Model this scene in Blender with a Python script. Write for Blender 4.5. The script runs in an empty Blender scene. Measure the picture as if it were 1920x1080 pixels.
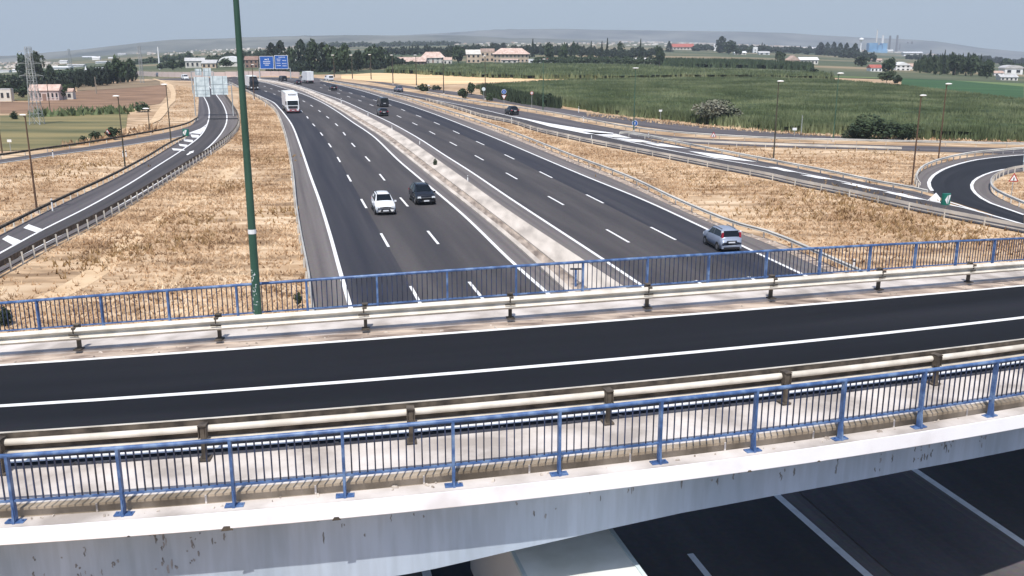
import bpy, math, random
import numpy as np
from mathutils import Vector, Matrix
random.seed(7); rng = np.random.default_rng(7)
sc = bpy.context.scene
R = math.radians

# ------------------------------------------------------------------ camera, sky, sun, exposure
CAM_H = 15.0
F = 1800.0
TH = math.atan(470.0 / F)
CT, ST = math.cos(TH), math.sin(TH)
cd = bpy.data.cameras.new('camera'); cam = bpy.data.objects.new('camera', cd)
sc.collection.objects.link(cam); sc.camera = cam
cam.location = (0, 0, CAM_H); cam.rotation_euler = (math.pi / 2 - TH, 0, 0)
cd.sensor_width = 36; cd.lens = 36 * F / 1920; cd.clip_start = 0.3; cd.clip_end = 30000

SUN_EL, SHADOW_AZ = R(60.5), R(9)       # shadows fall away from the camera, a little to the right
w = bpy.data.worlds.new('World'); sc.world = w; w.use_nodes = True
nt = w.node_tree; bg = nt.nodes['Background']
sky = nt.nodes.new('ShaderNodeTexSky'); sky.sky_type = 'NISHITA'; sky.sun_disc = False
sky.sun_elevation = SUN_EL; sky.sun_rotation = math.pi + SHADOW_AZ
sky.air_density = 1.0; sky.dust_density = 2.0; sky.ozone_density = 5.0; sky.altitude = 200
# the plain lies a little below eye level at both sides: carry the horizon's own colour on below the horizon
tcw = nt.nodes.new('ShaderNodeTexCoord'); sx = nt.nodes.new('ShaderNodeSeparateXYZ'); mxz = nt.nodes.new('ShaderNodeMath'); cb = nt.nodes.new('ShaderNodeCombineXYZ')
mxz.operation = 'MAXIMUM'; mxz.inputs[1].default_value = 0.05
nt.links.new(tcw.outputs['Generated'], sx.inputs[0]); nt.links.new(sx.outputs[2], mxz.inputs[0]); nt.links.new(sx.outputs[0], cb.inputs[0]); nt.links.new(sx.outputs[1], cb.inputs[1]); nt.links.new(mxz.outputs[0], cb.inputs[2]); nt.links.new(cb.outputs[0], sky.inputs[0])
nt.links.new(sky.outputs[0], bg.inputs[0]); bg.inputs[1].default_value = 0.145
sl = bpy.data.lights.new('sun', 'SUN'); sun = bpy.data.objects.new('sun', sl); sc.collection.objects.link(sun)
sl.energy = 4.5; sl.angle = R(0.5); sl.color = (1.0, 0.96, 0.9)
dv = Vector((math.sin(SHADOW_AZ) * math.cos(SUN_EL), math.cos(SHADOW_AZ) * math.cos(SUN_EL), -math.sin(SUN_EL)))
sun.rotation_euler = dv.to_track_quat('-Z', 'Y').to_euler()
vs = sc.view_settings; vs.view_transform = 'Standard'; vs.look = 'None'; vs.exposure = 0.0; vs.gamma = 1.0; vs.use_curve_mapping = False
sc.cycles.volume_bounces = 0; sc.cycles.max_bounces = 6; sc.cycles.use_denoising = True

# ------------------------------------------------------------------ the lie of the land
def dip(phi):                                       # the plain falls away gently to both sides (river valleys)
    return R(min(1.5, 1.15 * (phi / R(28)) ** 2))
def hz(x, y):
    r = math.hypot(x, y); s = r - 180.0
    if s <= 0: return 0.0
    return -math.tan(dip(math.atan2(x, max(y, 1e-3)) if y > 0 else R(90))) * s * s / (s + 150)
def ray(px, py):
    dx = (px - 960) / F; dy = -(py - 540) / F
    return dx, CT + dy * ST, -ST + dy * CT
def G(px, py, z=0.0, far=5200.0):
    """the point of the ground (plus height z) surveyed along a line of sight"""
    dx, wy, wz = ray(px, py)
    t = (z - CAM_H) / wz if wz < -1e-5 else far
    for _ in range(40):
        t = min(t, far)
        hh = hz(dx * t, wy * t) + z
        if wz > -1e-5: break
        t2 = (hh - CAM_H) / wz
        if abs(t2 - t) < 1e-3: t = t2; break
        t = 0.6 * t + 0.4 * t2 if t > 600 else t2
    t = min(t, far)
    return Vector((dx * t, wy * t, hz(dx * t, wy * t) + z))
def zat(P, py):
    _, wy, wz = ray(960, py); return CAM_H + P.y * wz / wy
def mpp(P): return (P.y * CT - (P.z - CAM_H) * ST) / F       # metres across one photo pixel at P

# ------------------------------------------------------------------ materials
def sh(h, k=1.0):
    return tuple(((c / 255) ** 2.2) * k for c in h)
def mat(name, c1, c2=None, scale=1.0, rough=0.85, c3=None, detail=6, bump=0.0, bscale=8.0, stretch=None, metallic=0.0, coords='Object', spec=None, rnd=0.0, ramp=(0.35, 0.65), macro=None):
    m = bpy.data.materials.new(name); m.use_nodes = True; n = m.node_tree.nodes; l = m.node_tree.links
    b = n['Principled BSDF']; b.inputs['Roughness'].default_value = rough; b.inputs['Metallic'].default_value = metallic
    if spec is not None: b.inputs['Specular IOR Level'].default_value = spec
    out = None
    tc = n.new('ShaderNodeTexCoord'); src = tc.outputs['Object' if coords == 'World' else coords]
    if coords == 'World':
        src = n.new('ShaderNodeNewGeometry').outputs['Position']
    if stretch:
        mp = n.new('ShaderNodeMapping'); mp.inputs['Scale'].default_value = stretch; l.new(src, mp.inputs[0]); src = mp.outputs[0]
    if c2:
        ns = n.new('ShaderNodeTexNoise'); ns.inputs['Scale'].default_value = scale; ns.inputs['Detail'].default_value = detail; l.new(src, ns.inputs['Vector'])
        cr = n.new('ShaderNodeValToRGB'); l.new(ns.outputs[0], cr.inputs[0]); e = cr.color_ramp.elements
        e[0].position = ramp[0]; e[0].color = (*c1, 1); e[1].position = ramp[1]; e[1].color = (*c2, 1)
        if c3: k = e.new((ramp[0] + ramp[1]) / 2); k.color = (*c3, 1)
        out = cr.outputs[0]
    else:
        b.inputs['Base Color'].default_value = (*c1, 1)
    if macro:
        gp = n.new('ShaderNodeNewGeometry'); mz = n.new('ShaderNodeTexNoise'); mz.inputs['Scale'].default_value = macro[0]; mz.inputs['Detail'].default_value = 5; l.new(gp.outputs['Position'], mz.inputs['Vector'])
        mr2 = n.new('ShaderNodeMapRange'); mr2.inputs[1].default_value = .38; mr2.inputs[2].default_value = .62; l.new(mz.outputs[0], mr2.inputs[0])
        mm = n.new('ShaderNodeMix'); mm.data_type = 'RGBA'; mm.blend_type = 'MULTIPLY'; l.new(mr2.outputs[0], mm.inputs[0]); l.new(out, mm.inputs[6]); mm.inputs[7].default_value = (*macro[1], 1); out = mm.outputs[2]
    if rnd and out is not None:
        oi = n.new('ShaderNodeObjectInfo'); hs = n.new('ShaderNodeHueSaturation')
        mr = n.new('ShaderNodeMapRange'); mr.inputs[3].default_value = 1 - rnd; mr.inputs[4].default_value = 1 + rnd
        l.new(oi.outputs['Random'], mr.inputs[0]); l.new(mr.outputs[0], hs.inputs['Value']); l.new(out, hs.inputs['Color']); out = hs.outputs[0]
    if out is not None: l.new(out, b.inputs['Base Color'])
    if bump:
        n2 = n.new('ShaderNodeTexNoise'); n2.inputs['Scale'].default_value = bscale; n2.inputs['Detail'].default_value = 5; l.new(src, n2.inputs['Vector'])
        bp = n.new('ShaderNodeBump'); bp.inputs['Strength'].default_value = bump; bp.inputs['Distance'].default_value = 0.05
        l.new(n2.outputs[0], bp.inputs['Height']); l.new(bp.outputs[0], b.inputs['Normal'])
    m.diffuse_color = (*c1, 1)
    return m
M = {}
def asphalt(name, base, worn, dark, tracks=(0.2, 0.8), along=0.02):
    """road surface: colour wanders along the road, tyre tracks run with it (UV: u across, v metres along)"""
    m = bpy.data.materials.new(name); m.use_nodes = True; n = m.node_tree.nodes; l = m.node_tree.links; b = n['Principled BSDF']
    b.inputs['Roughness'].default_value = 0.9; b.inputs['Specular IOR Level'].default_value = 0.25
    uv = n.new('ShaderNodeUVMap'); uv.uv_map = 'UVMap'
    mp = n.new('ShaderNodeMapping'); mp.inputs['Scale'].default_value = (1.6, along * .5, 1); l.new(uv.outputs[0], mp.inputs[0])
    ns = n.new('ShaderNodeTexNoise'); ns.inputs['Scale'].default_value = 2.2; ns.inputs['Detail'].default_value = 4; l.new(mp.outputs[0], ns.inputs['Vector'])
    cr = n.new('ShaderNodeValToRGB'); l.new(ns.outputs[0], cr.inputs[0]); e = cr.color_ramp.elements
    e[0].position = 0.32; e[0].color = (*dark, 1); e[1].position = 0.68; e[1].color = (*worn, 1); k = e.new(0.5); k.color = (*base, 1)
    ps = n.new('ShaderNodeNewGeometry'); n2 = n.new('ShaderNodeTexNoise'); n2.inputs['Scale'].default_value = 6; n2.inputs['Detail'].default_value = 8; l.new(ps.outputs['Position'], n2.inputs['Vector'])
    mx = n.new('ShaderNodeMix'); mx.data_type = 'RGBA'; mx.blend_type = 'MULTIPLY'; mx.inputs[0].default_value = 0.5
    l.new(cr.outputs[0], mx.inputs[6]); l.new(n2.outputs['Color'], mx.inputs[7])
    c2 = n.new('ShaderNodeHueSaturation'); c2.inputs['Saturation'].default_value = 0.9; c2.inputs['Value'].default_value = 1.26; l.new(mx.outputs[2], c2.inputs['Color'])
    l.new(c2.outputs[0], b.inputs['Base Color'])
    return m
M['lane_dark'] = asphalt('dark lane asphalt', (0.044, 0.044, 0.054), (0.060, 0.058, 0.066), (0.034, 0.035, 0.046))
M['lane'] = asphalt('lane asphalt', (0.076, 0.069, 0.070), (0.100, 0.090, 0.089), (0.056, 0.053, 0.058))
M['lane_old'] = asphalt('worn grey asphalt', (0.115, 0.104, 0.108), (0.150, 0.134, 0.134), (0.085, 0.078, 0.082))
M['shoulder'] = asphalt('shoulder asphalt', (0.165, 0.145, 0.138), (0.20, 0.178, 0.168), (0.125, 0.110, 0.108))
M['fresh'] = asphalt('fresh black asphalt', (0.0095, 0.0110, 0.0155), (0.017, 0.018, 0.023), (0.006, 0.007, 0.010))
M['loop'] = asphalt('dark ramp asphalt', (0.023, 0.025, 0.031), (0.034, 0.035, 0.041), (0.017, 0.018, 0.023))
M['paint'] = mat('white road paint', (0.72, 0.71, 0.68), (0.84, 0.83, 0.81), 3, 0.7, ramp=(0.3, 0.5), coords='World')
M['paint_worn'] = mat('worn road paint', (0.35, 0.33, 0.32), (0.72, 0.70, 0.68), 1.2, 0.8, ramp=(0.3, 0.55), coords='World')
M['ground'] = mat('dry grassland', sh((146, 122, 96)), sh((222, 198, 166)), 0.35, 1.0, c3=sh((198, 169, 135)), detail=12, bump=0.8, bscale=3, coords='World', stretch=(0.5, 1.8, 1), macro=(0.09, (0.74, 0.68, 0.62)))
M['drygrass'] = mat('dry grass blades', sh((152, 126, 98)), sh((238, 215, 182)), 0.5, 1.0, c3=sh((208, 178, 143)), detail=12, coords='World', stretch=(0.5, 1.6, 1), macro=(0.09, (0.74, 0.67, 0.6)))
M['track'] = mat('pale dust', sh((196, 166, 130)), sh((218, 190, 154)), 0.5, 1.0, coords='World')
M['plough'] = mat('ploughed red earth', sh((110, 86, 66)), sh((156, 124, 98)), 0.15, 1.0, detail=10, coords='World', stretch=(0.5, 2, 1))
M['pasture'] = mat('olive pasture', sh((86, 88, 58)), sh((136, 124, 84)), 0.1, 1.0, detail=10, coords='World', stretch=(0.3, 1.6, 1))
M['stubble'] = mat('pale stubble', sh((214, 176, 128)), sh((240, 208, 162)), 0.08, 1.0, detail=8, coords='World', stretch=(0.3, 2, 1))
M['crop'] = mat('green crop field', sh((44, 74, 40)), sh((60, 92, 50)), 0.03, 1.0, detail=6, coords='World', stretch=(0.4, 2, 1))
M['crop2'] = mat('light green field', sh((88, 108, 62)), sh((112, 126, 78)), 0.03, 1.0, detail=6, coords='World', stretch=(0.4, 2, 1))
M['brownf'] = mat('brown fallow', sh((112, 98, 78)), sh((146, 126, 100)), 0.03, 1.0, detail=6, coords='World', stretch=(0.4, 2, 1))
M['maize'] = mat('maize leaves', sh((70, 82, 52)), sh((128, 134, 98)), 0.06, 0.8, c3=sh((94, 104, 70)), detail=12, coords='World')
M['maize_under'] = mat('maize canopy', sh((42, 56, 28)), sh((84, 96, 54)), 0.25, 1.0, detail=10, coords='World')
M['leaf'] = mat('tree leaves', (0.022, 0.042, 0.018), (0.06, 0.088, 0.036), 0.9, 0.8, rnd=0.3)
M['leaf_dark'] = mat('dark conifer leaves', (0.012, 0.024, 0.015), (0.032, 0.05, 0.028), 0.9, 0.85, rnd=0.3)
M['leaf_pale'] = mat('pale dusty leaves', (0.07, 0.085, 0.05), (0.24, 0.22, 0.17), 1.2, 0.85, rnd=0.2)
M['reed'] = mat('pale green reeds', (0.06, 0.09, 0.035), (0.14, 0.17, 0.07), 1.0, 0.85, rnd=0.2)
M['bark'] = mat('bark', (0.10, 0.075, 0.055), (0.17, 0.13, 0.10), 3, 0.95)
M['concrete'] = mat('pale concrete', sh((164, 155, 147)), sh((214, 206, 199)), 0.9, 0.9, c3=sh((196, 187, 179)), detail=10, bump=0.2, coords='World')
M['median'] = mat('median concrete', sh((172, 162, 151)), sh((214, 203, 190)), 0.55, 0.95, c3=sh((198, 187, 174)), detail=12, bump=0.3, coords='World', stretch=(1.5, 0.3, 1))
M['dirt'] = mat('dirty kerb strip', sh((112, 98, 88)), sh((200, 182, 164)), 1.4, 1.0, c3=sh((165, 148, 134)), detail=12, bump=0.5, coords='World', stretch=(0.6, 2, 1))
M['face'] = mat('weathered concrete face', sh((118, 106, 90)), sh((176, 160, 140)), 1.6, 0.95, c3=sh((146, 132, 114)), detail=12, coords='World', stretch=(1, 1, 0.4))
M['galv'] = mat('galvanised steel', sh((196, 188, 174)), sh((226, 218, 204)), 2.0, 0.6, coords='World', detail=8)
M['dark_and_shaded'] = mat('dark steel and shaded beams', sh((58, 52, 46)), sh((104, 94, 82)), 3.0, 0.8, coords='World')  # dark steel; on barrier and slip road beams the tone stands for shade
M['galv_far'] = mat('dull galvanised steel', sh((184, 180, 172)), sh((226, 220, 208)), 0.3, 0.6, metallic=0.2, coords='World')
M['blue'] = mat('blue painted steel', sh((58, 82, 120)), sh((110, 134, 168)), 4.0, 0.45, coords='World', c3=sh((72, 100, 146)), detail=8)
M['baluster'] = mat('dark blue steel bar', sh((30, 36, 50)), sh((52, 64, 92)), 3.0, 0.5, coords='World')
M['greenpole'] = mat('green painted pole', sh((42, 72, 60)), sh((62, 96, 80)), 1.2, 0.5, coords='World', stretch=(1, 1, 0.3))
M['white'] = mat('white paint', (0.78, 0.78, 0.77), (0.84, 0.84, 0.83), 2, 0.5)
M['offwhite'] = mat('off white render', (0.55, 0.52, 0.46), (0.72, 0.68, 0.62), 0.4, 0.9, rnd=0.1)
M['tanwall'] = mat('tan render', (0.46, 0.36, 0.26), (0.60, 0.48, 0.37), 0.4, 0.9, rnd=0.1)
M['pinkwall'] = mat('pale pink wall', (0.50, 0.40, 0.37), (0.66, 0.56, 0.52), 0.3, 0.9)
M['brick'] = mat('brown brick', (0.22, 0.14, 0.11), (0.30, 0.20, 0.16), 0.8, 0.9)
M['tile'] = mat('terracotta roof', (0.44, 0.30, 0.24), (0.62, 0.48, 0.41), 0.7, 0.9, rnd=0.1)
M['redroof'] = mat('red roof', (0.34, 0.09, 0.07), (0.42, 0.14, 0.11), 0.7, 0.9)
M['greyroof'] = mat('grey roof', (0.42, 0.42, 0.42), (0.55, 0.54, 0.52), 0.5, 0.8)
M['window'] = mat('dark window', (0.03, 0.035, 0.045), rough=0.15)
M['glass'] = mat('tinted car glass', (0.008, 0.011, 0.014), rough=0.12, spec=0.35)
M['rubber'] = mat('black rubber', (0.02, 0.02, 0.021), rough=0.8)
M['black'] = mat('black plastic', (0.018, 0.018, 0.02), rough=0.55)
M['rim'] = mat('alloy', (0.35, 0.35, 0.36), rough=0.35, metallic=0.7)
M['carwhite'] = mat('white car paint', (0.8, 0.81, 0.82), rough=0.28)
M['carblack'] = mat('black car paint', (0.018, 0.02, 0.026), rough=0.22)
M['cargrey'] = mat('grey blue car paint', (0.20, 0.225, 0.28), rough=0.3, metallic=0.35)
M['carsilver'] = mat('silver car paint', (0.30, 0.345, 0.43), rough=0.35, metallic=0.2)
M['lamp'] = mat('headlamp glass', (0.75, 0.78, 0.8), rough=0.1)
M['taillight'] = mat('red lamp glass', (0.35, 0.02, 0.04), rough=0.2)
M['plate'] = mat('number plate white', (0.75, 0.76, 0.78), rough=0.4)
M['trailer'] = mat('white trailer panel', (0.74, 0.74, 0.75), (0.8, 0.8, 0.8), 0.5, 0.45)
M['trailerroof'] = mat('pale trailer roof', sh((206, 208, 200)), sh((238, 240, 236)), 0.7, 0.6, detail=8)
M['redplastic'] = mat('dull red bumper', (0.30, 0.10, 0.11), rough=0.5)
M['signblue'] = mat('road sign blue', (0.008, 0.085, 0.36), (0.012, 0.11, 0.42), 2, 0.45)
M['signgreen'] = mat('road sign green', (0.01, 0.16, 0.11), rough=0.45)
M['signback'] = mat('galvanised sign back', sh((176, 190, 194)), sh((212, 224, 226)), 1.2, 0.5)
M['signbar'] = mat('sign back bracket', sh((120, 134, 140)), sh((150, 162, 168)), 1.0, 0.5)
M['signred'] = mat('sign red', (0.42, 0.02, 0.02), rough=0.45)
M['lattice'] = mat('lattice steel', sh((140, 146, 148)), sh((184, 186, 184)), 0.4, 0.6)
M['wood'] = mat('weathered timber pole', (0.28, 0.24, 0.19), rough=0.9)
M['lampdark'] = mat('dark lamp column', sh((58, 56, 46)), sh((84, 76, 62)), 0.4, 0.6)
M['lampgreen'] = mat('green lamp column', sh((50, 78, 62)), sh((76, 104, 84)), 0.4, 0.6)
M['lampbrown'] = mat('brown lamp column', sh((78, 58, 46)), sh((104, 80, 62)), 0.4, 0.6)
M['lamphead'] = mat('white lamp housing', (0.84, 0.83, 0.79), rough=0.5)
M['factory'] = mat('blue factory cladding', sh((86, 136, 176)), sh((126, 170, 204)), 0.04, 0.6)
M['hill'] = mat('scrub hills', sh((78, 84, 80)), sh((126, 126, 116)), 0.004, 1.0, detail=10, coords='World')
M['stone'] = mat('loose stones', sh((130, 118, 108)), sh((216, 204, 190)), 2.0, 1.0, coords='World', detail=8)
def girder_mat():
    m = mat('painted girder concrete', sh((154, 168, 182)), sh((180, 192, 206)), 0.5, 0.85, detail=8, coords='World', stretch=(1, 1, 0.4))
    n = m.node_tree.nodes; l = m.node_tree.links; b = n['Principled BSDF']; old = b.inputs['Base Color'].links[0].from_socket
    g = n.new('ShaderNodeNewGeometry')
    mp = n.new('ShaderNodeMapping'); mp.inputs['Scale'].default_value = (5, 5, .5); l.new(g.outputs['Position'], mp.inputs[0])
    a = n.new('ShaderNodeTexNoise'); a.inputs['Scale'].default_value = 1.2; a.inputs['Detail'].default_value = 6; l.new(mp.outputs[0], a.inputs['Vector'])
    cr = n.new('ShaderNodeValToRGB'); e = cr.color_ramp.elements; e[0].position = 0.40; e[0].color = (.90, .895, .89, 1); e[1].position = 0.60; e[1].color = (1, 1, 1, 1); l.new(a.outputs[0], cr.inputs[0])
    mx = n.new('ShaderNodeMix'); mx.data_type = 'RGBA'; mx.blend_type = 'MULTIPLY'; mx.inputs[0].default_value = 1; l.new(old, mx.inputs[6]); l.new(cr.outputs[0], mx.inputs[7])
    l.new(mx.outputs[2], b.inputs['Base Color']); return m
M['gutter'] = mat('gutter dirt', sh((120, 108, 98)), sh((190, 174, 158)), 0.8, 1.0, detail=10, coords='World', stretch=(2, .4, 1))
M['weed'] = mat('brown dead weeds', sh((124, 98, 66)), sh((170, 140, 98)), 1.0, 1.0)
M['girder'] = girder_mat()
M['fascia'] = mat('white painted fascia', sh((214, 208, 206)), sh((246, 244, 244)), 0.7, 0.8, c3=sh((240, 236, 236)), detail=12, coords='World', ramp=(0.25, 0.6))

# ------------------------------------------------------------------ mesh helpers
class MB:
    def __init__(s): s.v = []; s.f = []; s.uv = None
    def add(s, vs_, fs):
        o = len(s.v); s.v.extend([tuple(p) for p in vs_]); s.f.extend([tuple(i + o for i in f) for f in fs]); return s
    def box(s, c, d, rz=0.0, taper=1.0):
        x, y, z = d[0] / 2, d[1] / 2, d[2] / 2; vs_ = []
        for k, (a, b_, e) in enumerate([(-1, -1, -1), (1, -1, -1), (1, 1, -1), (-1, 1, -1), (-1, -1, 1), (1, -1, 1), (1, 1, 1), (-1, 1, 1)]):
            t = taper if e > 0 else 1; p = Vector((a * x * t, b_ * y * t, e * z)); p.rotate(Matrix.Rotation(rz, 3, 'Z')); vs_.append(p + Vector(c))
        return s.add(vs_, [(0, 3, 2, 1), (4, 5, 6, 7), (0, 1, 5, 4), (1, 2, 6, 5), (2, 3, 7, 6), (3, 0, 4, 7)])
    def tube(s, a, b_, r0, r1=None, n=6, cap=True):
        a, b_ = Vector(a), Vector(b_); r1 = r0 if r1 is None else r1; d = (b_ - a)
        if d.length < 1e-6: return s
        d.normalize(); u = d.orthogonal().normalized(); v = d.cross(u); vs_ = []
        for p, r in ((a, r0), (b_, r1)):
            for k in range(n):
                t = 2 * math.pi * k / n; vs_.append(p + u * (r * math.cos(t)) + v * (r * math.sin(t)))
        fs = [(k, (k + 1) % n, n + (k + 1) % n, n + k) for k in range(n)]
        if cap: fs += [tuple(range(n - 1, -1, -1)), tuple(range(n, 2 * n))]
        return s.add(vs_, fs)
    def quad(s, a, b_, c, d): return s.add([a, b_, c, d], [(0, 1, 2, 3)])
    def ball(s, c, r, n=8, m=5):
        c = Vector(c); r = Vector(r) if hasattr(r, '__len__') else Vector((r, r, r)); vs_ = []
        for i in range(m + 1):
            p = math.pi * i / m
            for k in range(n):
                t = 2 * math.pi * k / n; vs_.append(c + Vector((r.x * math.sin(p) * math.cos(t), r.y * math.sin(p) * math.sin(t), r.z * math.cos(p))))
        return s.add(vs_, [(i * n + k, (i + 1) * n + k, (i + 1) * n + (k + 1) % n, i * n + (k + 1) % n) for i in range(m) for k in range(n)])
    def prism(s, pts, y0, y1):      # outline in x,z pulled along y
        n = len(pts); vs_ = [(p[0], y0, p[1]) for p in pts] + [(p[0], y1, p[1]) for p in pts]
        return s.add(vs_, [tuple(range(n)), tuple(range(2 * n - 1, n - 1, -1))] + [(k, k + n, (k + 1) % n + n, (k + 1) % n) for k in range(n)])
    def mesh(s, name, m, smooth=False):
        me = bpy.data.meshes.new(name); me.from_pydata(s.v, [], s.f)
        if m: me.materials.append(m)
        if smooth: me.polygons.foreach_set('use_smooth', [True] * len(me.polygons))
        me.update(); return me
    def obj(s, name, m, parent=None, smooth=False, **kw): return put(name, s.mesh(name, m, smooth), parent, **kw)
def put(name, me, parent=None, loc=None, rz=None, kind=None, label=None, cat=None, group=None, scale=None):
    o = bpy.data.objects.new(name, me); sc.collection.objects.link(o)
    if parent is not None: o.parent = parent
    if loc is not None: o.location = loc
    if rz is not None: o.rotation_euler = (0, 0, rz)
    if scale is not None: o.scale = scale
    if kind: o['kind'] = kind
    if label: o['label'] = label
    if cat: o['category'] = cat
    if group: o['group'] = group
    return o
def thing(name, label, cat, loc=(0, 0, 0), rz=0, group=None):
    return put(name, None, None, loc, rz, None, label, cat, group)
def copy_tree(o, parent=None):
    c = o.copy(); sc.collection.objects.link(c); c.parent = parent
    for ch in list(o.children): copy_tree(ch, c)
    return c
def arr_mesh(name, V, Fc, m):      # numpy verts (n,3) and faces (k,3|4)
    me = bpy.data.meshes.new(name); V = np.asarray(V, np.float32); Fc = np.asarray(Fc, np.int32); k = Fc.shape[1]
    me.vertices.add(len(V)); me.vertices.foreach_set('co', V.ravel())
    me.loops.add(Fc.size); me.loops.foreach_set('vertex_index', Fc.ravel())
    me.polygons.add(len(Fc)); me.polygons.foreach_set('loop_start', np.arange(0, Fc.size, k, dtype=np.int32))
    me.materials.append(m); me.update(calc_edges=True); return me

# ------------------------------------------------------------------ curves
def spline(P, step=3.0):
    P = [Vector(p) for p in P]
    if len(P) == 2: Q = P
    else:
        Q = []; E_ = [2 * P[0] - P[1]] + P + [2 * P[-1] - P[-2]]
        for i in range(1, len(E_) - 2):
            p0, p1, p2, p3 = E_[i - 1:i + 3]; a = max((p1 - p0).length, 1e-3) ** .5; b_ = max((p2 - p1).length, 1e-3) ** .5; c = max((p3 - p2).length, 1e-3) ** .5
            m1 = (p2 - p1) + b_ * ((p1 - p0) / a - (p2 - p0) / (a + b_)); m2 = (p2 - p1) + b_ * ((p3 - p2) / c - (p3 - p1) / (b_ + c))
            n = max(2, min(40, int((p2 - p1).length / 2)))
            for k in range(n):
                t = k / n; t2, t3 = t * t, t * t * t
                Q.append((2 * t3 - 3 * t2 + 1) * p1 + (t3 - 2 * t2 + t) * m1 + (-2 * t3 + 3 * t2) * p2 + (t3 - t2) * m2)
        Q.append(P[-1])
    return resample(Q, step)
def lens_(Q):
    L = [0.0]
    for a, b_ in zip(Q, Q[1:]): L.append(L[-1] + (b_ - a).length)
    return L
def at(Q, L, s):
    if s <= 0: return Q[0] + (Q[0] - Q[1]).normalized() * (-s)
    if s >= L[-1]: return Q[-1] + (Q[-1] - Q[-2]).normalized() * (s - L[-1])
    import bisect
    i = max(0, min(len(Q) - 2, bisect.bisect_right(L, s) - 1)); d = L[i + 1] - L[i]
    return Q[i].lerp(Q[i + 1], (s - L[i]) / d if d > 1e-9 else 0)
def resample(Q, step=None, n=None):
    L = lens_(Q); n = n or max(2, int(L[-1] / step) + 1)
    return [at(Q, L, L[-1] * k / (n - 1)) for k in range(n)]
def gcurve(px, step=3.0, z=0.0, ext0=0, ext1=0):
    P = [G(x, y, z) for x, y in px]
    if ext1: P.append(P[-1] + (P[-1] - P[-2]).normalized() * ext1)
    if ext0: P.insert(0, P[0] + (P[0] - P[1]).normalized() * ext0)
    Q = spline(P, step)
    return [Vector((p.x, p.y, hz(p.x, p.y))) for p in Q]
def lift(p, dz): return Vector((p.x, p.y, p.z + dz))
def ribbon(name, A, B, m, dz=0.03, n=None, across=2, flat=True, **kw):
    n = n or max(len(A), len(B)); A = resample(A, n=n); B = resample(B, n=n); V = []; Fc = []; s = 0; UV = []
    for i in range(n):
        if i: s += (A[i] - A[i - 1]).length
        for j in range(across):
            p = A[i].lerp(B[i], j / (across - 1)); V.append((p.x, p.y, hz(p.x, p.y) + dz if flat else p.z + dz)); UV.append((j / (across - 1), s))
    for i in range(n - 1):
        for j in range(across - 1): k = i * across + j; Fc.append((k, k + 1, k + across + 1, k + across))
    me = bpy.data.meshes.new(name); me.from_pydata(V, [], Fc); me.materials.append(m)
    uvl = me.uv_layers.new(name='UVMap'); uvl.data.foreach_set('uv', [c for lp in me.loops for c in UV[lp.vertex_index]])
    me.update()
    if me.polygons and me.polygons[0].normal.z < 0: me.flip_normals()
    return put(name, me, **kw)
def side(Q, i):
    t = (Q[min(i + 1, len(Q) - 1)] - Q[max(i - 1, 0)]); t.z = 0; t.normalize(); return Vector((t.y, -t.x, 0))
def offset(Q, d): return [Vector((p.x, p.y, 0)) + side(Q, i) * d + Vector((0, 0, p.z)) for i, p in enumerate(Q)]
def line(Q, wd, m='paint', dz=0.045, dash=None, name='lane_marking', s0=None, s1=None, flat=True):
    L = lens_(Q); mb = MB(); a0 = s0 if s0 is not None else 0; a1 = s1 if s1 is not None else L[-1]
    spans = [(a0, a1)] if not dash else []
    if dash:
        on, per, ph = dash; k = math.floor((a0 - ph) / per); s = ph + k * per
        while s < a1:
            if s + on > a0: spans.append((max(s, a0), min(s + on, a1)))
            s += per
    for a, b_ in spans:
        n = max(2, int((b_ - a) / 3) + 1); pts = [at(Q, L, a + (b_ - a) * i / (n - 1)) for i in range(n)]
        vs_ = []
        for i, p in enumerate(pts):
            sd = side(pts, i) * wd / 2
            for q in (p - sd, p + sd): vs_.append((q.x, q.y, (hz(q.x, q.y) if flat else q.z) + dz))
        mb.add(vs_, [(2 * i, 2 * i + 1, 2 * i + 3, 2 * i + 2) for i in range(n - 1)])
    o = mb.obj(name, M[m], kind='structure')
    if o.data.polygons and o.data.polygons[0].normal.z < 0: o.data.flip_normals()
    return o
def sweep(mb, Q, prof, closed=False):      # prof: (offset to the right of travel, height)
    n = len(prof); vs_ = []
    for i, p in enumerate(Q):
        sd = side(Q, i)
        for u, v in prof: vs_.append(Vector((p.x, p.y, p.z + v)) + sd * u)
    fs = [(i * n + j, i * n + (j + 1) % n, (i + 1) * n + (j + 1) % n, (i + 1) * n + j) for i in range(len(Q) - 1) for j in range(n if closed else n - 1)]
    if closed: fs += [tuple(range(n - 1, -1, -1)), tuple(range((len(Q) - 1) * n, len(Q) * n))]
    return mb.add(vs_, fs)
def nearest_s(Q, P):
    L = lens_(Q); return min(range(len(Q)), key=lambda i: (Q[i] - P).length), L

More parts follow.
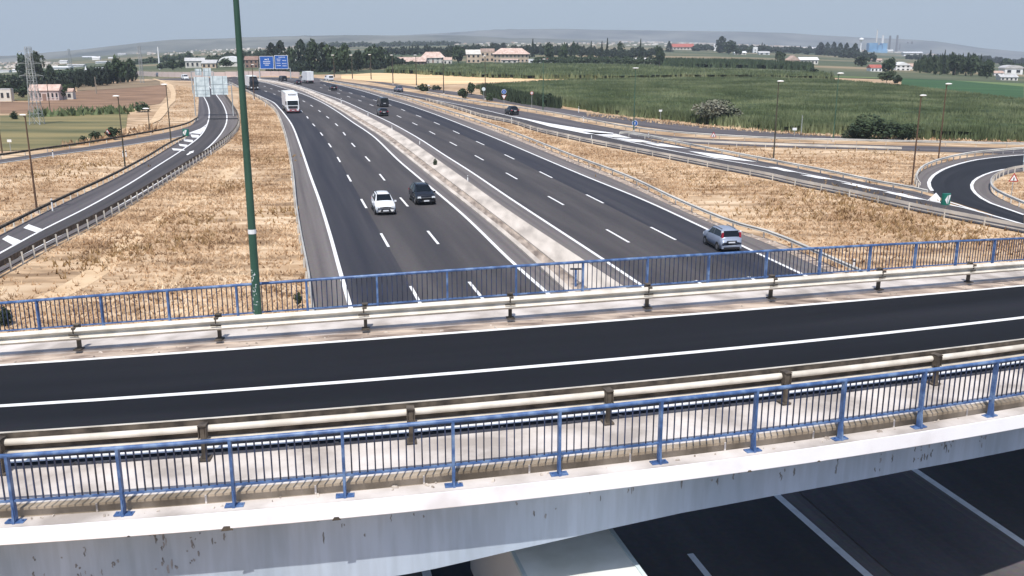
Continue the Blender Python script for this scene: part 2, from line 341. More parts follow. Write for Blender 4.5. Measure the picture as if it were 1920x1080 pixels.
# ------------------------------------------------------------------ ground
def build_ground():
    phis = [R(a) for a in list(range(-180, -60, 10)) + [x * 1.0 for x in range(-60, 61)] + list(range(70, 181, 10))]
    rs = [0, 8, 20, 40, 60, 80, 100, 120, 140, 160, 180]
    r = 180.0
    while r < 7200: r += max(8, (r - 170) * 0.05); rs.append(r)
    V = []; Fc = []
    for r in rs:
        for p in phis: x, y = r * math.sin(p), r * math.cos(p); V.append((x, y, hz(x, y)))
    n = len(phis)
    for i in range(len(rs) - 1):
        for j in range(n - 1): k = i * n + j; Fc.append((k, k + n, k + n + 1, k + 1))
    me = bpy.data.meshes.new('ground'); me.from_pydata(V, [], Fc); me.materials.append(M['ground']); me.update()
    if me.polygons[len(Fc) // 2].normal.z < 0: me.flip_normals()
    put('ground', me, kind='structure', label='dry tan grassland sloping off to the plain')
build_ground()
def field(name, top, bot, m, dz=0.06, label=None, nx=40, ny=8, kind='structure'):
    T = [G(*p) for p in top]; B = [G(*p) for p in bot]; T = resample(T, n=nx); B = resample(B, n=nx)
    return ribbon(name, T, B, M[m], dz, n=nx, across=ny, kind=kind, label=label)
field('ploughed_field', [(0, 191), (75, 192), (110, 176), (180, 168), (275, 160), (312, 158)], [(0, 213), (112, 211), (225, 207), (262, 200), (300, 195), (312, 180)], 'plough', 0.06, 'reddish ploughed field beyond the pasture')
field('fallow_field', [(140, 161), (200, 157), (262, 153), (300, 150)], [(145, 171), (200, 168), (262, 164), (300, 160)], 'brownf', 0.11)
field('pasture', [(0, 217), (110, 214), (180, 212), (240, 211)], [(0, 284), (100, 279), (180, 268), (236, 244)], 'pasture', 0.06, 'olive green pasture left of the slip road')
field('farm_field', [(0, 176), (50, 176), (110, 176)], [(0, 189), (50, 189), (110, 188)], 'pasture', 0.10)
field('stubble_field', [(640, 141), (700, 137), (800, 139), (900, 144), (1000, 146.5), (1180, 148)], [(640, 148), (700, 153), (790, 160), (870, 158), (1000, 152), (1180, 150)], 'stubble', 0.08, 'pale stubble strip in front of the upper maize', ny=5)
field('crop_field', [(1690, 147), (1760, 149), (1830, 155), (1920, 163)], [(1690, 161), (1760, 168), (1830, 177), (1920, 190)], 'crop', 0.15, 'dark green crop field beyond the maize')
field('grass_strip', [(1560, 133), (1640, 140), (1760, 143), (1920, 156)], [(1560, 146), (1640, 147), (1760, 149), (1920, 163)], 'crop2', 0.15)
field('light_field', [(1240, 126), (1400, 127), (1540, 130), (1640, 137)], [(1240, 137), (1400, 139), (1540, 142), (1640, 148)], 'crop2', 0.15)
field('brown_field', [(1245, 97), (1350, 98), (1450, 104)], [(1245, 113), (1350, 113), (1450, 115)], 'brownf', 0.3, nx=20, ny=4)
field('pale_strip', [(1245, 113), (1350, 113.5), (1460, 116)], [(1245, 118), (1350, 118), (1470, 121)], 'stubble', 0.45, nx=20, ny=3)
field('farm_track', [(285, 149), (298, 152), (312, 160), (321, 174), (320, 186), (302, 200), (292, 213), (284, 226), (262, 240), (237, 250)],
      [(290, 148), (306, 152), (324, 160), (330, 174), (329, 190), (318, 200), (312, 213), (300, 226), (268, 241), (238, 252)], 'track', 0.13, 'pale dusty farm track winding past the pasture', nx=40, ny=3)

# ------------------------------------------------------------------ road curves (far end first)
MW = {
 'Lout': [(437, 160), (456, 166), (479, 176.7), (500, 186), (513, 192.5), (523.7, 203), (533, 214), (547.5, 235), (565, 280), (582, 330), (600, 380), (620, 445), (635, 500), (655, 570)],
 'Lmed': [(485, 152.8), (505, 157), (527.5, 164), (543.7, 168.6), (574, 179), (600, 190.5), (628.7, 207), (662, 230), (700, 256), (748, 302), (781, 330), (870, 405), (960, 492), (1020, 545)],
 'dashB': [(455, 158), (479, 165), (500, 172), (518, 178), (527, 182), (540, 190)],
 'ML': [(485, 151.6), (527, 159.5), (560, 168), (600, 186), (643.6, 209), (669, 225), (696.5, 242.5), (715, 254), (812, 330), (960, 447), (1067, 542)],
 'MR': [(485, 148.6), (527, 154.7), (575, 168), (600, 178), (638, 194), (689.6, 219.5), (735.5, 244), (762, 260), (860, 330), (960, 402), (1092, 490)],
 'Rmed': [(485, 147), (528, 152.5), (568, 163.5), (600, 174.5), (639, 187.5), (689.6, 210.4), (735.5, 232), (787, 261), (830, 289), (885, 324), (960, 375), (1135, 490), (1197, 532)],
 'dashD': [(600, 164), (640, 177), (675, 189), (692, 195.5), (733, 212), (757, 223), (784, 235.6), (817, 253), (857, 274), (905, 300), (967, 335), (1048, 380), (1163, 446)],
 'dashC': [(600, 157), (640, 170), (682.7, 181.7), (700, 187.4), (741, 200.6), (765, 210.4), (792, 220.7), (822, 233), (860, 250.5), (905, 271), (958, 296), (1027, 330), (1120, 376), (1248, 441)],
 'Rout': [(600, 151.5), (650, 163), (687, 173), (728.6, 186), (758.5, 195), (800, 209), (830, 220), (930, 260), (1095, 330), (1210, 377), (1335, 435), (1440, 485), (1502, 514)],
}
MW['dashB'] = [(440, 156.5), (470, 163), (500, 172), (526, 181.5), (546, 193), (572, 215), (582, 228), (595, 242), (620, 275), (636, 301), (656.5, 338), (682.5, 383), (722, 452), (774.5, 546)]
MW['dashA'] = [(455, 153.5), (485, 159), (513, 168), (543, 178), (571, 191), (594, 205), (619, 224), (634, 237), (662, 272), (690, 299), (720.5, 338), (756.5, 378), (811, 445), (888, 540)]
C = {k: gcurve(v, 3.0, ext0=(0 if v[0][0] > 550 else 60), ext1=75) for k, v in MW.items()}
LG = [(441, 162), (458, 170), (475, 179), (505, 198), (518, 212), (526, 229), (539, 272), (549.5, 332), (555, 392), (563, 447), (569, 480), (578, 527), (584, 578)]
C['LG'] = gcurve(LG, 3.0, ext0=60, ext1=75)
GR2 = [(600, 153), (646, 160), (692, 169), (720, 176), (761, 187), (800, 200), (907, 235), (980, 262), (1070, 299), (1175, 340), (1285, 393), (1385, 434), (1440, 449), (1515, 481), (1600, 520)]
C['GR2'] = gcurve(GR2, 3.0, ext1=75)
def rd(name, a, b_, m, dz, label=None, across=2): return ribbon(name, C[a], C[b_], M[m], dz, across=across, kind='structure', label=label)
rd('road_shoulder', 'LG', 'Lout', 'shoulder', 0.030, 'pale brown hard shoulder left of the carriageway')
rd('motorway', 'Lout', 'dashB', 'lane_dark', 0.030, 'dark outer lane of the left carriageway', 4)
rd('motorway', 'dashB', 'Lmed', 'lane', 0.030, 'grey brown lanes of the left carriageway', 6)
rd('road_shoulder', 'Lmed', 'ML', 'shoulder', 0.030, 'narrow shoulder beside the concrete median')
rd('road_shoulder', 'MR', 'Rmed', 'shoulder', 0.030, 'narrow shoulder right of the concrete median')
C['Rmed_t'] = C['Rmed']
rd('motorway', 'Rmed', 'dashC', 'lane', 0.030, 'grey lanes of the right carriageway', 6)
rd('motorway', 'dashC', 'Rout', 'lane_dark', 0.030, 'dark outer lane of the right carriageway', 4)
C['Rsh'] = [p + Vector((0, 0, 0)) for p in C['GR2']]
A_ = resample(C['Rout'], n=120); B_ = resample(C['GR2'], n=120)
C['Rk'] = [a.lerp(b_, 0.72) for a, b_ in zip(A_, B_)]
ribbon('road_shoulder', C['Rout'], C['Rk'], M['shoulder'], 0.03, kind='structure', label='hard shoulder along the right carriageway')
ribbon('kerb_strip', C['Rk'], [a.lerp(b_, 1.05) for a, b_ in zip(A_, B_)], M['dirt'], 0.035, kind='structure', label='stony gutter strip under the right guardrail')
# loose stones of that strip
mb = MB(); 
for i in range(900):
    t = random.random() ** 0.6; k = t * 118; j = int(k); p = C['Rk'][j].lerp(C['Rk'][j + 1], k - j); q = A_[j].lerp(B_[j], 1.02); P = p.lerp(q, random.random())
    if P.y < 45 or P.y > 170: continue
    s = random.uniform(0.07, 0.2); mb.box((P.x, P.y, 0.06), (s * 1.5, s, s * .8), random.random() * 3, 0.6)
mb.obj('gravel', M['stone'], kind='stuff', label='loose stones in the gutter by the right guardrail')
# median: low concrete kerb, gutter, broad raised slab
mbm = MB(); q = resample(C['ML'], n=160); q2 = resample(C['MR'], n=160); kcut = next(i for i, p in enumerate(q) if p.y < 43)
ribbon('median_strip', q[kcut - 1:], q2[kcut - 1:], M['lane_old'], 0.05, kind='structure', across=4, label='concrete median under the overpass, its shade painted in')  # asphalt tone on concrete: shade of the overpass put into the colour
q, q2 = q[:kcut], q2[:kcut]
sweep(mbm, q, [(-0.05, 0.0), (-0.05, 0.14), (0.38, 0.14), (0.38, 0.02)]); 
K = [a.lerp(b_, 0.33) for a, b_ in zip(q, q2)]
vs_ = []
for a, b_ in zip(K, q2): vs_ += [lift(a, 0.0), lift(a, 0.16), lift(a.lerp(b_, 0.5), 0.20), lift(b_, 0.17), lift(b_, 0.0)]
mbm.add(vs_, [(5 * i + j, 5 * i + j + 1, 5 * i + j + 6, 5 * i + j + 5) for i in range(len(K) - 1) for j in range(4)])
mbm.obj('median_strip', M['median'], kind='structure', label='pale raised concrete median between the carriageways')
ribbon('gutter', q, K, M['gutter'], 0.028, kind='structure')
# markings
for k in ('Lout', 'Lmed', 'Rmed', 'Rout'): line(C[k], 0.26)
def dashes(k, px, on=5.0, per=17.0):
    P = G(*px); Q = C[k]; i, L = nearest_s(Q, P); line(Q, 0.20, dash=(on, per, L[i]))
dashes('dashA', (797.5, 430), 5.2, 17.0); dashes('dashB', (712.5, 436), 5.2, 17.1); dashes('dashC', (1219, 426), 5.2, 17.2); dashes('dashD', (1136, 431), 5.2, 17.2)

# slip road on the left (curves in from the gantry)
SL = {'L': [(368, 150), (372, 163), (380, 178), (389, 195), (392.5, 213), (388, 235), (374, 257), (337, 285), (295, 312), (240, 347), (160, 392), (80, 432), (0, 476)],
      'R': [(385, 150), (395, 165), (406, 179), (419, 198), (425.5, 220), (421, 240), (400, 268), (362, 300), (320, 328), (250, 371), (200, 398), (100, 449), (0, 500)],
      'RR': [(405, 155), (420, 178), (436, 202), (446, 222), (444, 243), (425, 265), (385, 294), (345, 320), (300, 349), (230, 392), (160, 431), (80, 470), (0, 515)],
      'LL': [(362, 152), (366, 165), (372, 180), (372, 200), (370, 219), (362, 232), (350, 257), (337, 264), (320, 275), (275, 302), (207, 339), (140, 371), (70, 405), (0, 441)]}
for k, v in SL.items(): C['S' + k] = gcurve(v, 3.0, ext1=30)
ribbon('slip_road', C['SL'], C['SR'], M['lane'], 0.034, kind='structure', across=4, label='curving slip road lane on the left')
ribbon('slip_shoulder', C['SLL'], C['SL'], M['lane_old'], 0.030, kind='structure', label='hatched left side of the slip road')
ribbon('slip_shoulder', C['SR'], C['SRR'], M['shoulder'], 0.030, kind='structure', label='outer shoulder of the slip road')
line(C['SL'], 0.22, dz=0.06); line(C['SR'], 0.22, dz=0.06)
# second slip road peeling off to the left edge of the picture
T2 = gcurve([(389, 214), (370, 227), (350, 239), (312, 249), (232, 264), (150, 278), (100, 285), (0, 300)], 3.0, ext1=40)
B2 = gcurve([(389, 233), (375, 243), (342, 256), (300, 263), (232, 274), (150, 285), (100, 292), (0, 307)], 3.0, ext1=40)
ribbon('side_road', T2, B2, M['lane_old'], 0.045, kind='structure', across=4, label='side road leaving towards the left behind the guardrail')
line(B2, 0.2, dz=0.07)
def poly(name, px, m, dz, kind='structure', label=None):
    P = [G(*p) for p in px]; me = bpy.data.meshes.new(name); me.from_pydata([(p.x, p.y, hz(p.x, p.y) + dz) for p in P], [], [tuple(range(len(P)))])
    me.materials.append(M[m]); me.update()
    if me.polygons[0].normal.z < 0: me.flip_normals()
    return put(name, me, kind=kind, label=label)
for q in ([(322, 279), (343, 280.5), (347, 283.5), (325, 283)], [(335, 270.5), (352, 272.5), (350, 276.5), (337, 274.5)], [(344, 261.5), (362, 263.5), (361, 268), (345, 265.5)], [(357, 253), (373, 254), (372, 259), (360, 258.5)],
          [(354, 250), (388, 237.5), (376, 252)], [(54, 422), (80, 431.5), (70, 438), (44, 429)], [(15, 443), (40, 453), (26, 462), (4, 450)]):
    poly('road_hatching', q, 'paint', 0.075)
poly('direction_arrow', [(349, 291), (355, 287), (354, 286), (364, 283), (362, 288), (360, 287.5), (352, 292)], 'paint', 0.075)
poly('road_joint', [(388, 223), (447, 222.4), (447, 223.6), (388, 224.4)], 'fresh', 0.08)

# collector road, exit and service road on the right
CG3 = [(600, 151), (700, 168), (800, 189), (862, 207), (907, 221), (960, 232), (1007, 247), (1050, 257), (1100, 268), (1150, 278), (1205, 289), (1280, 304), (1360, 320), (1440, 336), (1500, 350), (1575, 365), (1655, 383), (1740, 402), (1815, 417), (1920, 438)]
C['G3'] = gcurve(CG3, 3.0, ext1=40)
FAR = [(600, 146), (700, 160), (800, 178), (887, 195), (975, 208), (1050, 220), (1125, 236), (1182, 246), (1280, 257), (1440, 267), (1590, 271), (1715, 274), (1920, 279)]
C['FAR'] = gcurve(FAR, 3.0, ext1=40)
NEARU = [(1175, 255), (1230, 262), (1280, 269), (1440, 276), (1600, 280), (1750, 285), (1920, 290)]
MIDC = [(1162, 253), (1200, 258), (1280, 274), (1440, 305), (1565, 330), (1650, 348), (1715, 359), (1738, 366)]
EDGE = [(700, 166), (800, 185), (887, 202), (960, 219), (1025, 234), (1100, 249), (1200, 271), (1280, 287), (1440, 315), (1500, 325), (1570, 339), (1662, 359), (1737, 377), (1780, 384), (1850, 402), (1920, 422)]
C['E'] = gcurve(EDGE, 3.0, ext1=40)
a1 = resample(gcurve([p for p in CG3 if 700 <= p[0]], 3, ext1=40), n=150)
ribbon('collector_road', C['E'], a1, M['lane'], 0.034, kind='structure', across=4, label='narrow collector lane behind the right grass strip')
fa = gcurve([(700, 161), (800, 178), (887, 195), (975, 208), (1050, 221), (1125, 238), (1170, 252), (1200, 258), (1280, 274), (1440, 305), (1565, 330), (1650, 348), (1715, 359), (1745, 368), (1768, 379)], 3)
eb = gcurve([(700, 166), (800, 185), (887, 202), (960, 219), (1025, 234), (1100, 249), (1200, 271), (1280, 287), (1440, 315), (1500, 325), (1570, 339), (1662, 359), (1737, 377), (1768, 380)], 3)
ribbon('collector_road', fa, eb, M['lane_old'], 0.030, kind='structure', across=4, label='grey hatched lane left of the loop road nose')
ribbon('collector_road', gcurve([(560, 143), (600, 147), (700, 161)], 3), gcurve([(560, 149), (600, 151), (700, 167)], 3), M['lane_old'], 0.03, kind='structure')
up = gcurve([(1090, 230), (1125, 236), (1182, 246), (1280, 257), (1440, 267), (1590, 271), (1715, 274), (1920, 279)], 3, ext1=40)
un = gcurve([(1090, 237), (1130, 247), (1175, 255), (1230, 262), (1280, 268), (1440, 276), (1600, 280), (1750, 285), (1920, 290)], 3, ext1=40)
ribbon('exit_road', up, un, M['lane_old'], 0.04, kind='structure', across=3, label='exit road running right between two guardrails')
sa = gcurve([(640, 143), (780, 163), (900, 178), (1000, 194), (1100, 211), (1200, 223), (1300, 235), (1440, 247), (1560, 255), (1700, 262), (1920, 267)], 3, ext1=40)
sb = gcurve([(640, 145), (780, 168), (900, 186), (1000, 203), (1100, 222), (1200, 237), (1300, 249), (1440, 257), (1560, 262), (1700, 267), (1920, 271)], 3, ext1=40)
ribbon('service_road', sa, sb, M['lane_old'], 0.024, kind='structure', across=3, label='dusty service road along the maize field')
line(C['E'], 0.3, dz=0.06)
for q in ([(960, 218), (1030, 232), (1100, 243.5), (1150, 250), (1150, 253), (1100, 252), (1030, 238)], [(1090, 247), (1155, 252), (1185, 260), (1140, 257)], [(1150, 259), (1200, 263), (1240, 271), (1180, 266)], [(1200, 267), (1240, 270), (1295, 280), (1235, 275)],
          [(1290, 284), (1360, 292), (1420, 305), (1340, 297)], [(1440, 314), (1458, 315), (1500, 325), (1470, 322)], [(1500, 329), (1530, 331), (1570, 339), (1535, 336)], [(1575, 344), (1610, 347), (1665, 360), (1625, 355)], [(1655, 361), (1690, 364), (1740, 377), (1705, 373)]):
    poly('road_hatching', q, 'paint', 0.085)
# loop road on the far right
OUT_ = [(1920, 291), (1865, 296), (1827, 301), (1777, 315), (1750, 330), (1741, 345), (1746, 357), (1764, 373), (1790, 386), (1850, 403), (1920, 424)]
IN_ = [(1920, 314), (1890, 317), (1865, 322), (1832, 335), (1821, 349), (1830, 365), (1852, 380), (1880, 390), (1900, 397), (1920, 404)]
C['LO'] = gcurve(OUT_, 2.0); C['LI'] = gcurve(IN_, 2.0)
LOe = gcurve([(2010, 287)] + OUT_[:7] + [(1764, 372), (1800, 383), (1860, 402), (1920, 423)], 2.0); LIe = gcurve([(2010, 309)] + IN_, 2.0)
ribbon('loop_road', LOe, LIe, M['loop'], 0.045, kind='structure', across=6, label='dark curved loop road at the right edge')
OG = [(2010, 279), (1920, 286), (1865, 290), (1815, 296), (1765, 307), (1732, 320), (1719, 333), (1717, 345), (1724, 356)]
ribbon('loop_shoulder', gcurve(OG, 2), gcurve([(2010, 288), (1920, 292), (1865, 297), (1827, 302), (1777, 316), (1750, 331), (1741, 346), (1746, 358), (1756, 366)], 2), M['shoulder'], 0.03, kind='structure')
IG = [(2010, 315), (1920, 321), (1885, 328), (1865, 339), (1857, 349), (1862, 364), (1880, 375), (1920, 393), (1990, 420)]
ribbon('loop_shoulder', LIe + gcurve([(1920, 404), (1990, 425)], 2)[1:], gcurve(IG, 2), M['shoulder'], 0.03, kind='structure')
line(LOe[: int(len(LOe) * .75)], 0.35, dz=0.07); line(LIe, 0.3, dz=0.07)
poly('road_hatching', [(1739, 377), (1755, 363), (1763, 373), (1762, 381)], 'paint', 0.09)
line(gcurve([(1780, 380), (1800, 388), (1830, 396)], 2), 0.25, dz=0.075)

# ------------------------------------------------------------------ guardrails
W_PROF = [(0, 0.46), (0.10, 0.52), (0.0, 0.59), (0.0, 0.62), (0.10, 0.69), (0, 0.75), (-0.02, 0.75), (-0.02, 0.46)]
post_mesh = MB().box((0, 0, 0.34), (0.06, 0.12, 0.68)).mesh('post', M['galv_far'])
def guardrail(px, label, spacing=4.0, sgn=1, first='front', double=False, m='galv_far', world=None, group='steel guardrails', dzs=1.0, tiny=False):
    Q = world if world is not None else gcurve(px, 2.0)
    t = thing('guardrail', label, 'guardrail', (0, 0, 0), 0, group)
    mb = MB(); sweep(mb, Q, [(sgn * u, v * dzs) for u, v in W_PROF], True)
    mb.obj('beam', M[m], t)
    if double: mb = MB(); sweep(mb, Q, [(sgn * u, v) for u, v in ((-.02, .22), (.05, .22), (.05, .30), (-.02, .30))], True); mb.obj('lower_rail', M[m], t)
    L = lens_(Q); n = int(L[-1] / spacing)
    if tiny:
        mb = MB()
        for k in range(n + 1): p = at(Q, L, k * spacing); mb.box((p.x, p.y, p.z + 0.34), (0.08, 0.1, 0.68))
        o = mb.obj('post', M[m], t); o['kind'] = 'stuff'
    else:
        for k in range(min(n + 1, 290)):
            s = k * spacing; p = at(Q, L, s); d = at(Q, L, s + 1) - p; q = p + Vector((d.y, -d.x, 0)).normalized() * (-sgn * 0.1)
            put('post', post_mesh, t, (q.x, q.y, q.z), math.atan2(d.y, d.x), scale=(1, 1, dzs))
    return t
guardrail(None, 'long steel guardrail along the left shoulder of the motorway', 4, -1, world=C['LG'][12:])
guardrail(None, 'steel guardrail at the right shoulder above the stony gutter', 4, 1, world=C['GR2'])
guardrail([p for p in CG3 if p[0] >= 800] , 'steel guardrail between right grass strip and collector lane', 4, -1, double=True)
guardrail([(1162, 256), (1175, 255), (1280, 276), (1440, 308), (1565, 333), (1650, 352), (1700, 361), (1738, 370)], 'steel guardrail ending at the nose of the loop road', 4, 1)
guardrail([(800, 177), (887, 194), (975, 207), (1050, 219), (1125, 234), (1182, 245), (1280, 256), (1440, 266), (1590, 270), (1715, 273), (1920, 278)], 'long guardrail between exit road and dusty service road', 4, 1)
guardrail([(1180, 257), (1230, 264), (1280, 270), (1440, 278), (1600, 283), (1690, 286)], 'guardrail between exit road and the lamp post grass island', 4, -1)
guardrail(OG, 'curved guardrail outside the dark loop road', 2, -1)
guardrail(IG, 'curved guardrail on the inside of the loop road', 2, 1)
GLR = [(420, 178), (436, 202), (447, 223), (445, 244), (426, 266), (386, 295), (346, 321), (301, 350), (231, 393), (161, 433), (81, 473), (0, 519), (-60, 552)]
guardrail(GLR, 'steel guardrail on the outer side of the left slip road', 2, 1, double=True, m='dark_and_shaded', dzs=1.3)  # beam coloured dark to carry the shade of its shadow side
guardrail([(348, 262), (320, 275), (275, 303), (207, 340), (140, 372), (70, 406), (0, 442), (-60, 472)], 'steel guardrail on the inner side of the left slip road', 2, -1, m='dark_and_shaded')
guardrail([(372, 226), (350, 238), (312, 248), (232, 263), (150, 277), (100, 284), (0, 299), (-40, 304)], 'guardrail behind the side road at the far left', 4, -1, m='dark_and_shaded')

# ------------------------------------------------------------------ grass tufts
def inside(poly_, X, Y):
    c = np.zeros(len(X), bool); n = len(poly_)
    for i in range(n):
        x1, y1 = poly_[i]; x2, y2 = poly_[(i + 1) % n]
        k = ((y1 > Y) != (y2 > Y)); c ^= k & (X < (x2 - x1) * (Y - y1) / (y2 - y1 + 1e-12) + x1)
    return c
def scatter(px, dens, maxn=60000):
    P = [G(*p) for p in px]; P2 = [(p.x, p.y) for p in P]; xs = [p[0] for p in P2]; ys = [p[1] for p in P2]
    area = (max(xs) - min(xs)) * (max(ys) - min(ys)); n = int(min(area * dens, 900000))
    X = rng.uniform(min(xs), max(xs), n); Y = rng.uniform(min(ys), max(ys), n); k = inside(P2, X, Y); X, Y = X[k], Y[k]
    if len(X) > maxn: X, Y = X[:maxn], Y[:maxn]
    return X, Y
def hz_np(X, Y):
    r = np.hypot(X, Y); s = np.maximum(r - 180, 0); d = np.radians(np.minimum(1.5, 1.15 * (np.arctan2(X, Y) / R(28)) ** 2)); return -np.tan(d) * s * s / (s + 150)
def blades(X, Y, h0, h1, wd, per=3, lean=0.5):
    n = len(X) * per; X = np.repeat(X, per); Y = np.repeat(Y, per); Z = hz_np(X, Y); a = rng.uniform(0, 2 * np.pi, n); h = rng.uniform(h0, h1, n); l = rng.uniform(0, lean, n) * h; b_ = rng.uniform(0, 2 * np.pi, n)
    ww = wd * rng.uniform(0.6, 1.4, n); ox, oy = np.cos(a) * ww / 2, np.sin(a) * ww / 2; jx, jy = rng.normal(0, wd * .5, n), rng.normal(0, wd * .5, n)
    V = np.empty((n, 3, 3)); V[:, 0] = np.stack([X + jx - ox, Y + jy - oy, Z], 1); V[:, 1] = np.stack([X + jx + ox, Y + jy + oy, Z], 1); V[:, 2] = np.stack([X + jx + np.cos(b_) * l, Y + jy + np.sin(b_) * l, Z + h], 1)
    return V.reshape(-1, 3), np.arange(n * 3).reshape(-1, 3)
ISL = {
 'left': [(447, 186), (450, 215), (446, 247), (426, 270), (386, 299), (346, 325), (301, 354), (231, 398), (161, 438), (81, 479), (0, 527), (-40, 560), (-40, 640), (580, 640), (577, 527), (568, 480), (561, 447), (553, 392), (547, 332), (537, 272), (524, 229), (515, 212), (500, 198), (470, 182)],
 'leftleft': [(0, 310), (100, 295), (232, 277), (300, 266), (330, 262), (275, 300), (207, 336), (140, 367), (70, 401), (0, 437), (-40, 455), (-40, 312)],
 'right': [(900, 223), (960, 236), (1050, 261), (1150, 282), (1280, 308), (1440, 341), (1575, 370), (1740, 408), (1920, 444), (1990, 458), (1990, 520), (1640, 540), (1515, 476), (1440, 444), (1285, 389), (1175, 336), (1070, 296), (980, 259)],
 'mid': [(1195, 263), (1280, 274), (1440, 281), (1600, 286), (1750, 291), (1800, 293), (1765, 303), (1732, 316), (1715, 333), (1712, 355), (1650, 346), (1565, 327), (1440, 302), (1280, 271)],
 'loop': [(1990, 322), (1920, 326), (1890, 332), (1870, 342), (1863, 350), (1868, 362), (1885, 372), (1920, 388), (1990, 416)],
 'leftfar': [(330, 160), (360, 165), (368, 190), (360, 225), (300, 245), (240, 256), (262, 243), (300, 228), (314, 214), (330, 195)],
}
for k, dn, lb in (('left', 5, 'dry golden grass between slip road and motorway'), ('leftleft', 3, 'dry grass between the two slip roads'), ('right', 4, 'dry golden grass right of the motorway'), ('mid', 2.2, 'dry grass around the lamp posts before the loop'), ('loop', 3, 'dry grass inside the loop road'), ('leftfar', 1.5, 'dry grass between farm track and gantry')):
    X, Y = scatter(ISL[k], dn * 2.0, 42000); r = np.hypot(X, Y)
    # tussocks: keep fewer where a slow noise is low
    nz = np.sin(X * .31 + 1.7 * np.sin(Y * .13)) + np.sin(Y * .27 + 1.3 * np.sin(X * .19)) + rng.normal(0, .8, len(X)); kk = nz > -0.9; X, Y = X[kk], Y[kk]
    V, Fc = blades(X, Y, 0.06, 0.34, 0.09, 4, 1.6)
    put('dry_grass', arr_mesh('dry_grass', V, Fc, M['drygrass']), kind='stuff', label=lb)
# worn path through the left island
pa = gcurve([(452, 330 - 30), (420, 330), (395, 352), (330, 395), (250, 445), (205, 490), (150, 530), (90, 560)], 3); 
ribbon('worn_path', offset(pa, -0.9), offset(pa, 0.8), M['track'], 0.012, kind='structure', label='pale worn footpath across the left grass')

# maize
def crop(name, px, label, dens, h=2.3, maxn=45000, leafw=0.35, m='maize', base=1.35):
    X, Y = scatter(px, dens, maxn); V, Fc = blades(X, Y, h * .75, h * 1.12, leafw, 3, 0.35)
    t = put(name, arr_mesh(name, V, Fc, M[m]), kind='stuff', label=label)
    P = [G(*p) for p in px]; cx_ = sum((p.x for p in P)) / len(P); cy_ = sum((p.y for p in P)) / len(P)
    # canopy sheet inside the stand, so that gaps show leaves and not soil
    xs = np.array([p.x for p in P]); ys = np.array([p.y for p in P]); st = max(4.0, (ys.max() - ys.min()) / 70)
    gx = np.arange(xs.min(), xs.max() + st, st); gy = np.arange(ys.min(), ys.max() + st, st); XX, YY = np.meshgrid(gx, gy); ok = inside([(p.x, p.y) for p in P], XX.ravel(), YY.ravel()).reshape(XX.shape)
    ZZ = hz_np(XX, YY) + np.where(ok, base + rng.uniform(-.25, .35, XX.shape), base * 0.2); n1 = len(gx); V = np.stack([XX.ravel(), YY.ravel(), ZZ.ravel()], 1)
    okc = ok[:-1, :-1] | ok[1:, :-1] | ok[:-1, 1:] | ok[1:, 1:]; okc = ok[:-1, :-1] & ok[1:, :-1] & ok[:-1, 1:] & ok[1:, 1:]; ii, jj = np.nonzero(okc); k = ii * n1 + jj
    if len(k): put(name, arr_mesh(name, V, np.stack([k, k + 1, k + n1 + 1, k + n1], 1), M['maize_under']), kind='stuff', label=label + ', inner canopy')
crop('maize_field', [(1000, 190), (1060, 200), (1125, 212), (1180, 219), (1280, 229), (1360, 238), (1440, 246), (1560, 253), (1700, 261), (1920, 266), (1990, 267), (1990, 205), (1920, 195), (1822, 182), (1695, 167), (1620, 160), (1560, 155), (1440, 150), (1200, 152), (1060, 155), (980, 160), (890, 166), (930, 177)], 'tall green maize field on the right behind the service road', 2.2, 1.6, 80000, 0.42, base=1.0)
crop('maize_field', [(1000, 189), (1060, 199), (1125, 211), (1180, 218), (1280, 228), (1360, 237), (1440, 245), (1560, 252), (1700, 260), (1920, 265), (1990, 266), (1990, 259), (1920, 258), (1700, 253), (1560, 245), (1440, 238), (1360, 230), (1280, 221), (1180, 212), (1125, 205), (1060, 194), (1000, 184)], 'front rows of the tall maize field', 3.5, 2.0, 16000, 0.30, base=0.8)
crop('maize_field', [(720, 137), (800, 141), (900, 146), (1000, 149), (1180, 149.5), (1440, 148), (1560, 151), (1560, 143), (1300, 134), (1180, 127), (1000, 125), (850, 126), (740, 128)], 'upper maize field in front of the villas', 0.30, 2.4, 26000, 0.9)
crop('hedge', [(1235, 124), (1290, 128), (1400, 129), (1520, 134), (1520, 128), (1400, 121), (1290, 119.5), (1238, 119)], 'dark hedge band in front of the far fields', 0.25, 4.0, 5000, 1.6, 'leaf', 2.0)
crop('reeds', [(905, 178), (935, 186), (985, 196), (1050, 204), (1050, 201), (985, 190), (935, 178), (905, 172)], 'dark reeds at the near corner of the maize', 4, 2.6, 3000, 0.5, 'leaf', 1.2)
X, Y = scatter([(1100, 212), (1200, 222), (1300, 233), (1440, 245), (1560, 252), (1700, 259), (1920, 264), (1920, 268), (1700, 264), (1560, 258), (1440, 250), (1300, 239), (1200, 228), (1100, 218)], 1.5, 5000)
V, Fc = blades(X, Y, 0.15, 0.55, 0.22, 3, .9); put('dry_weeds', arr_mesh('dry_weeds', V, Fc, M['drygrass']), kind='stuff', label='dry weeds along the edge of the maize field')

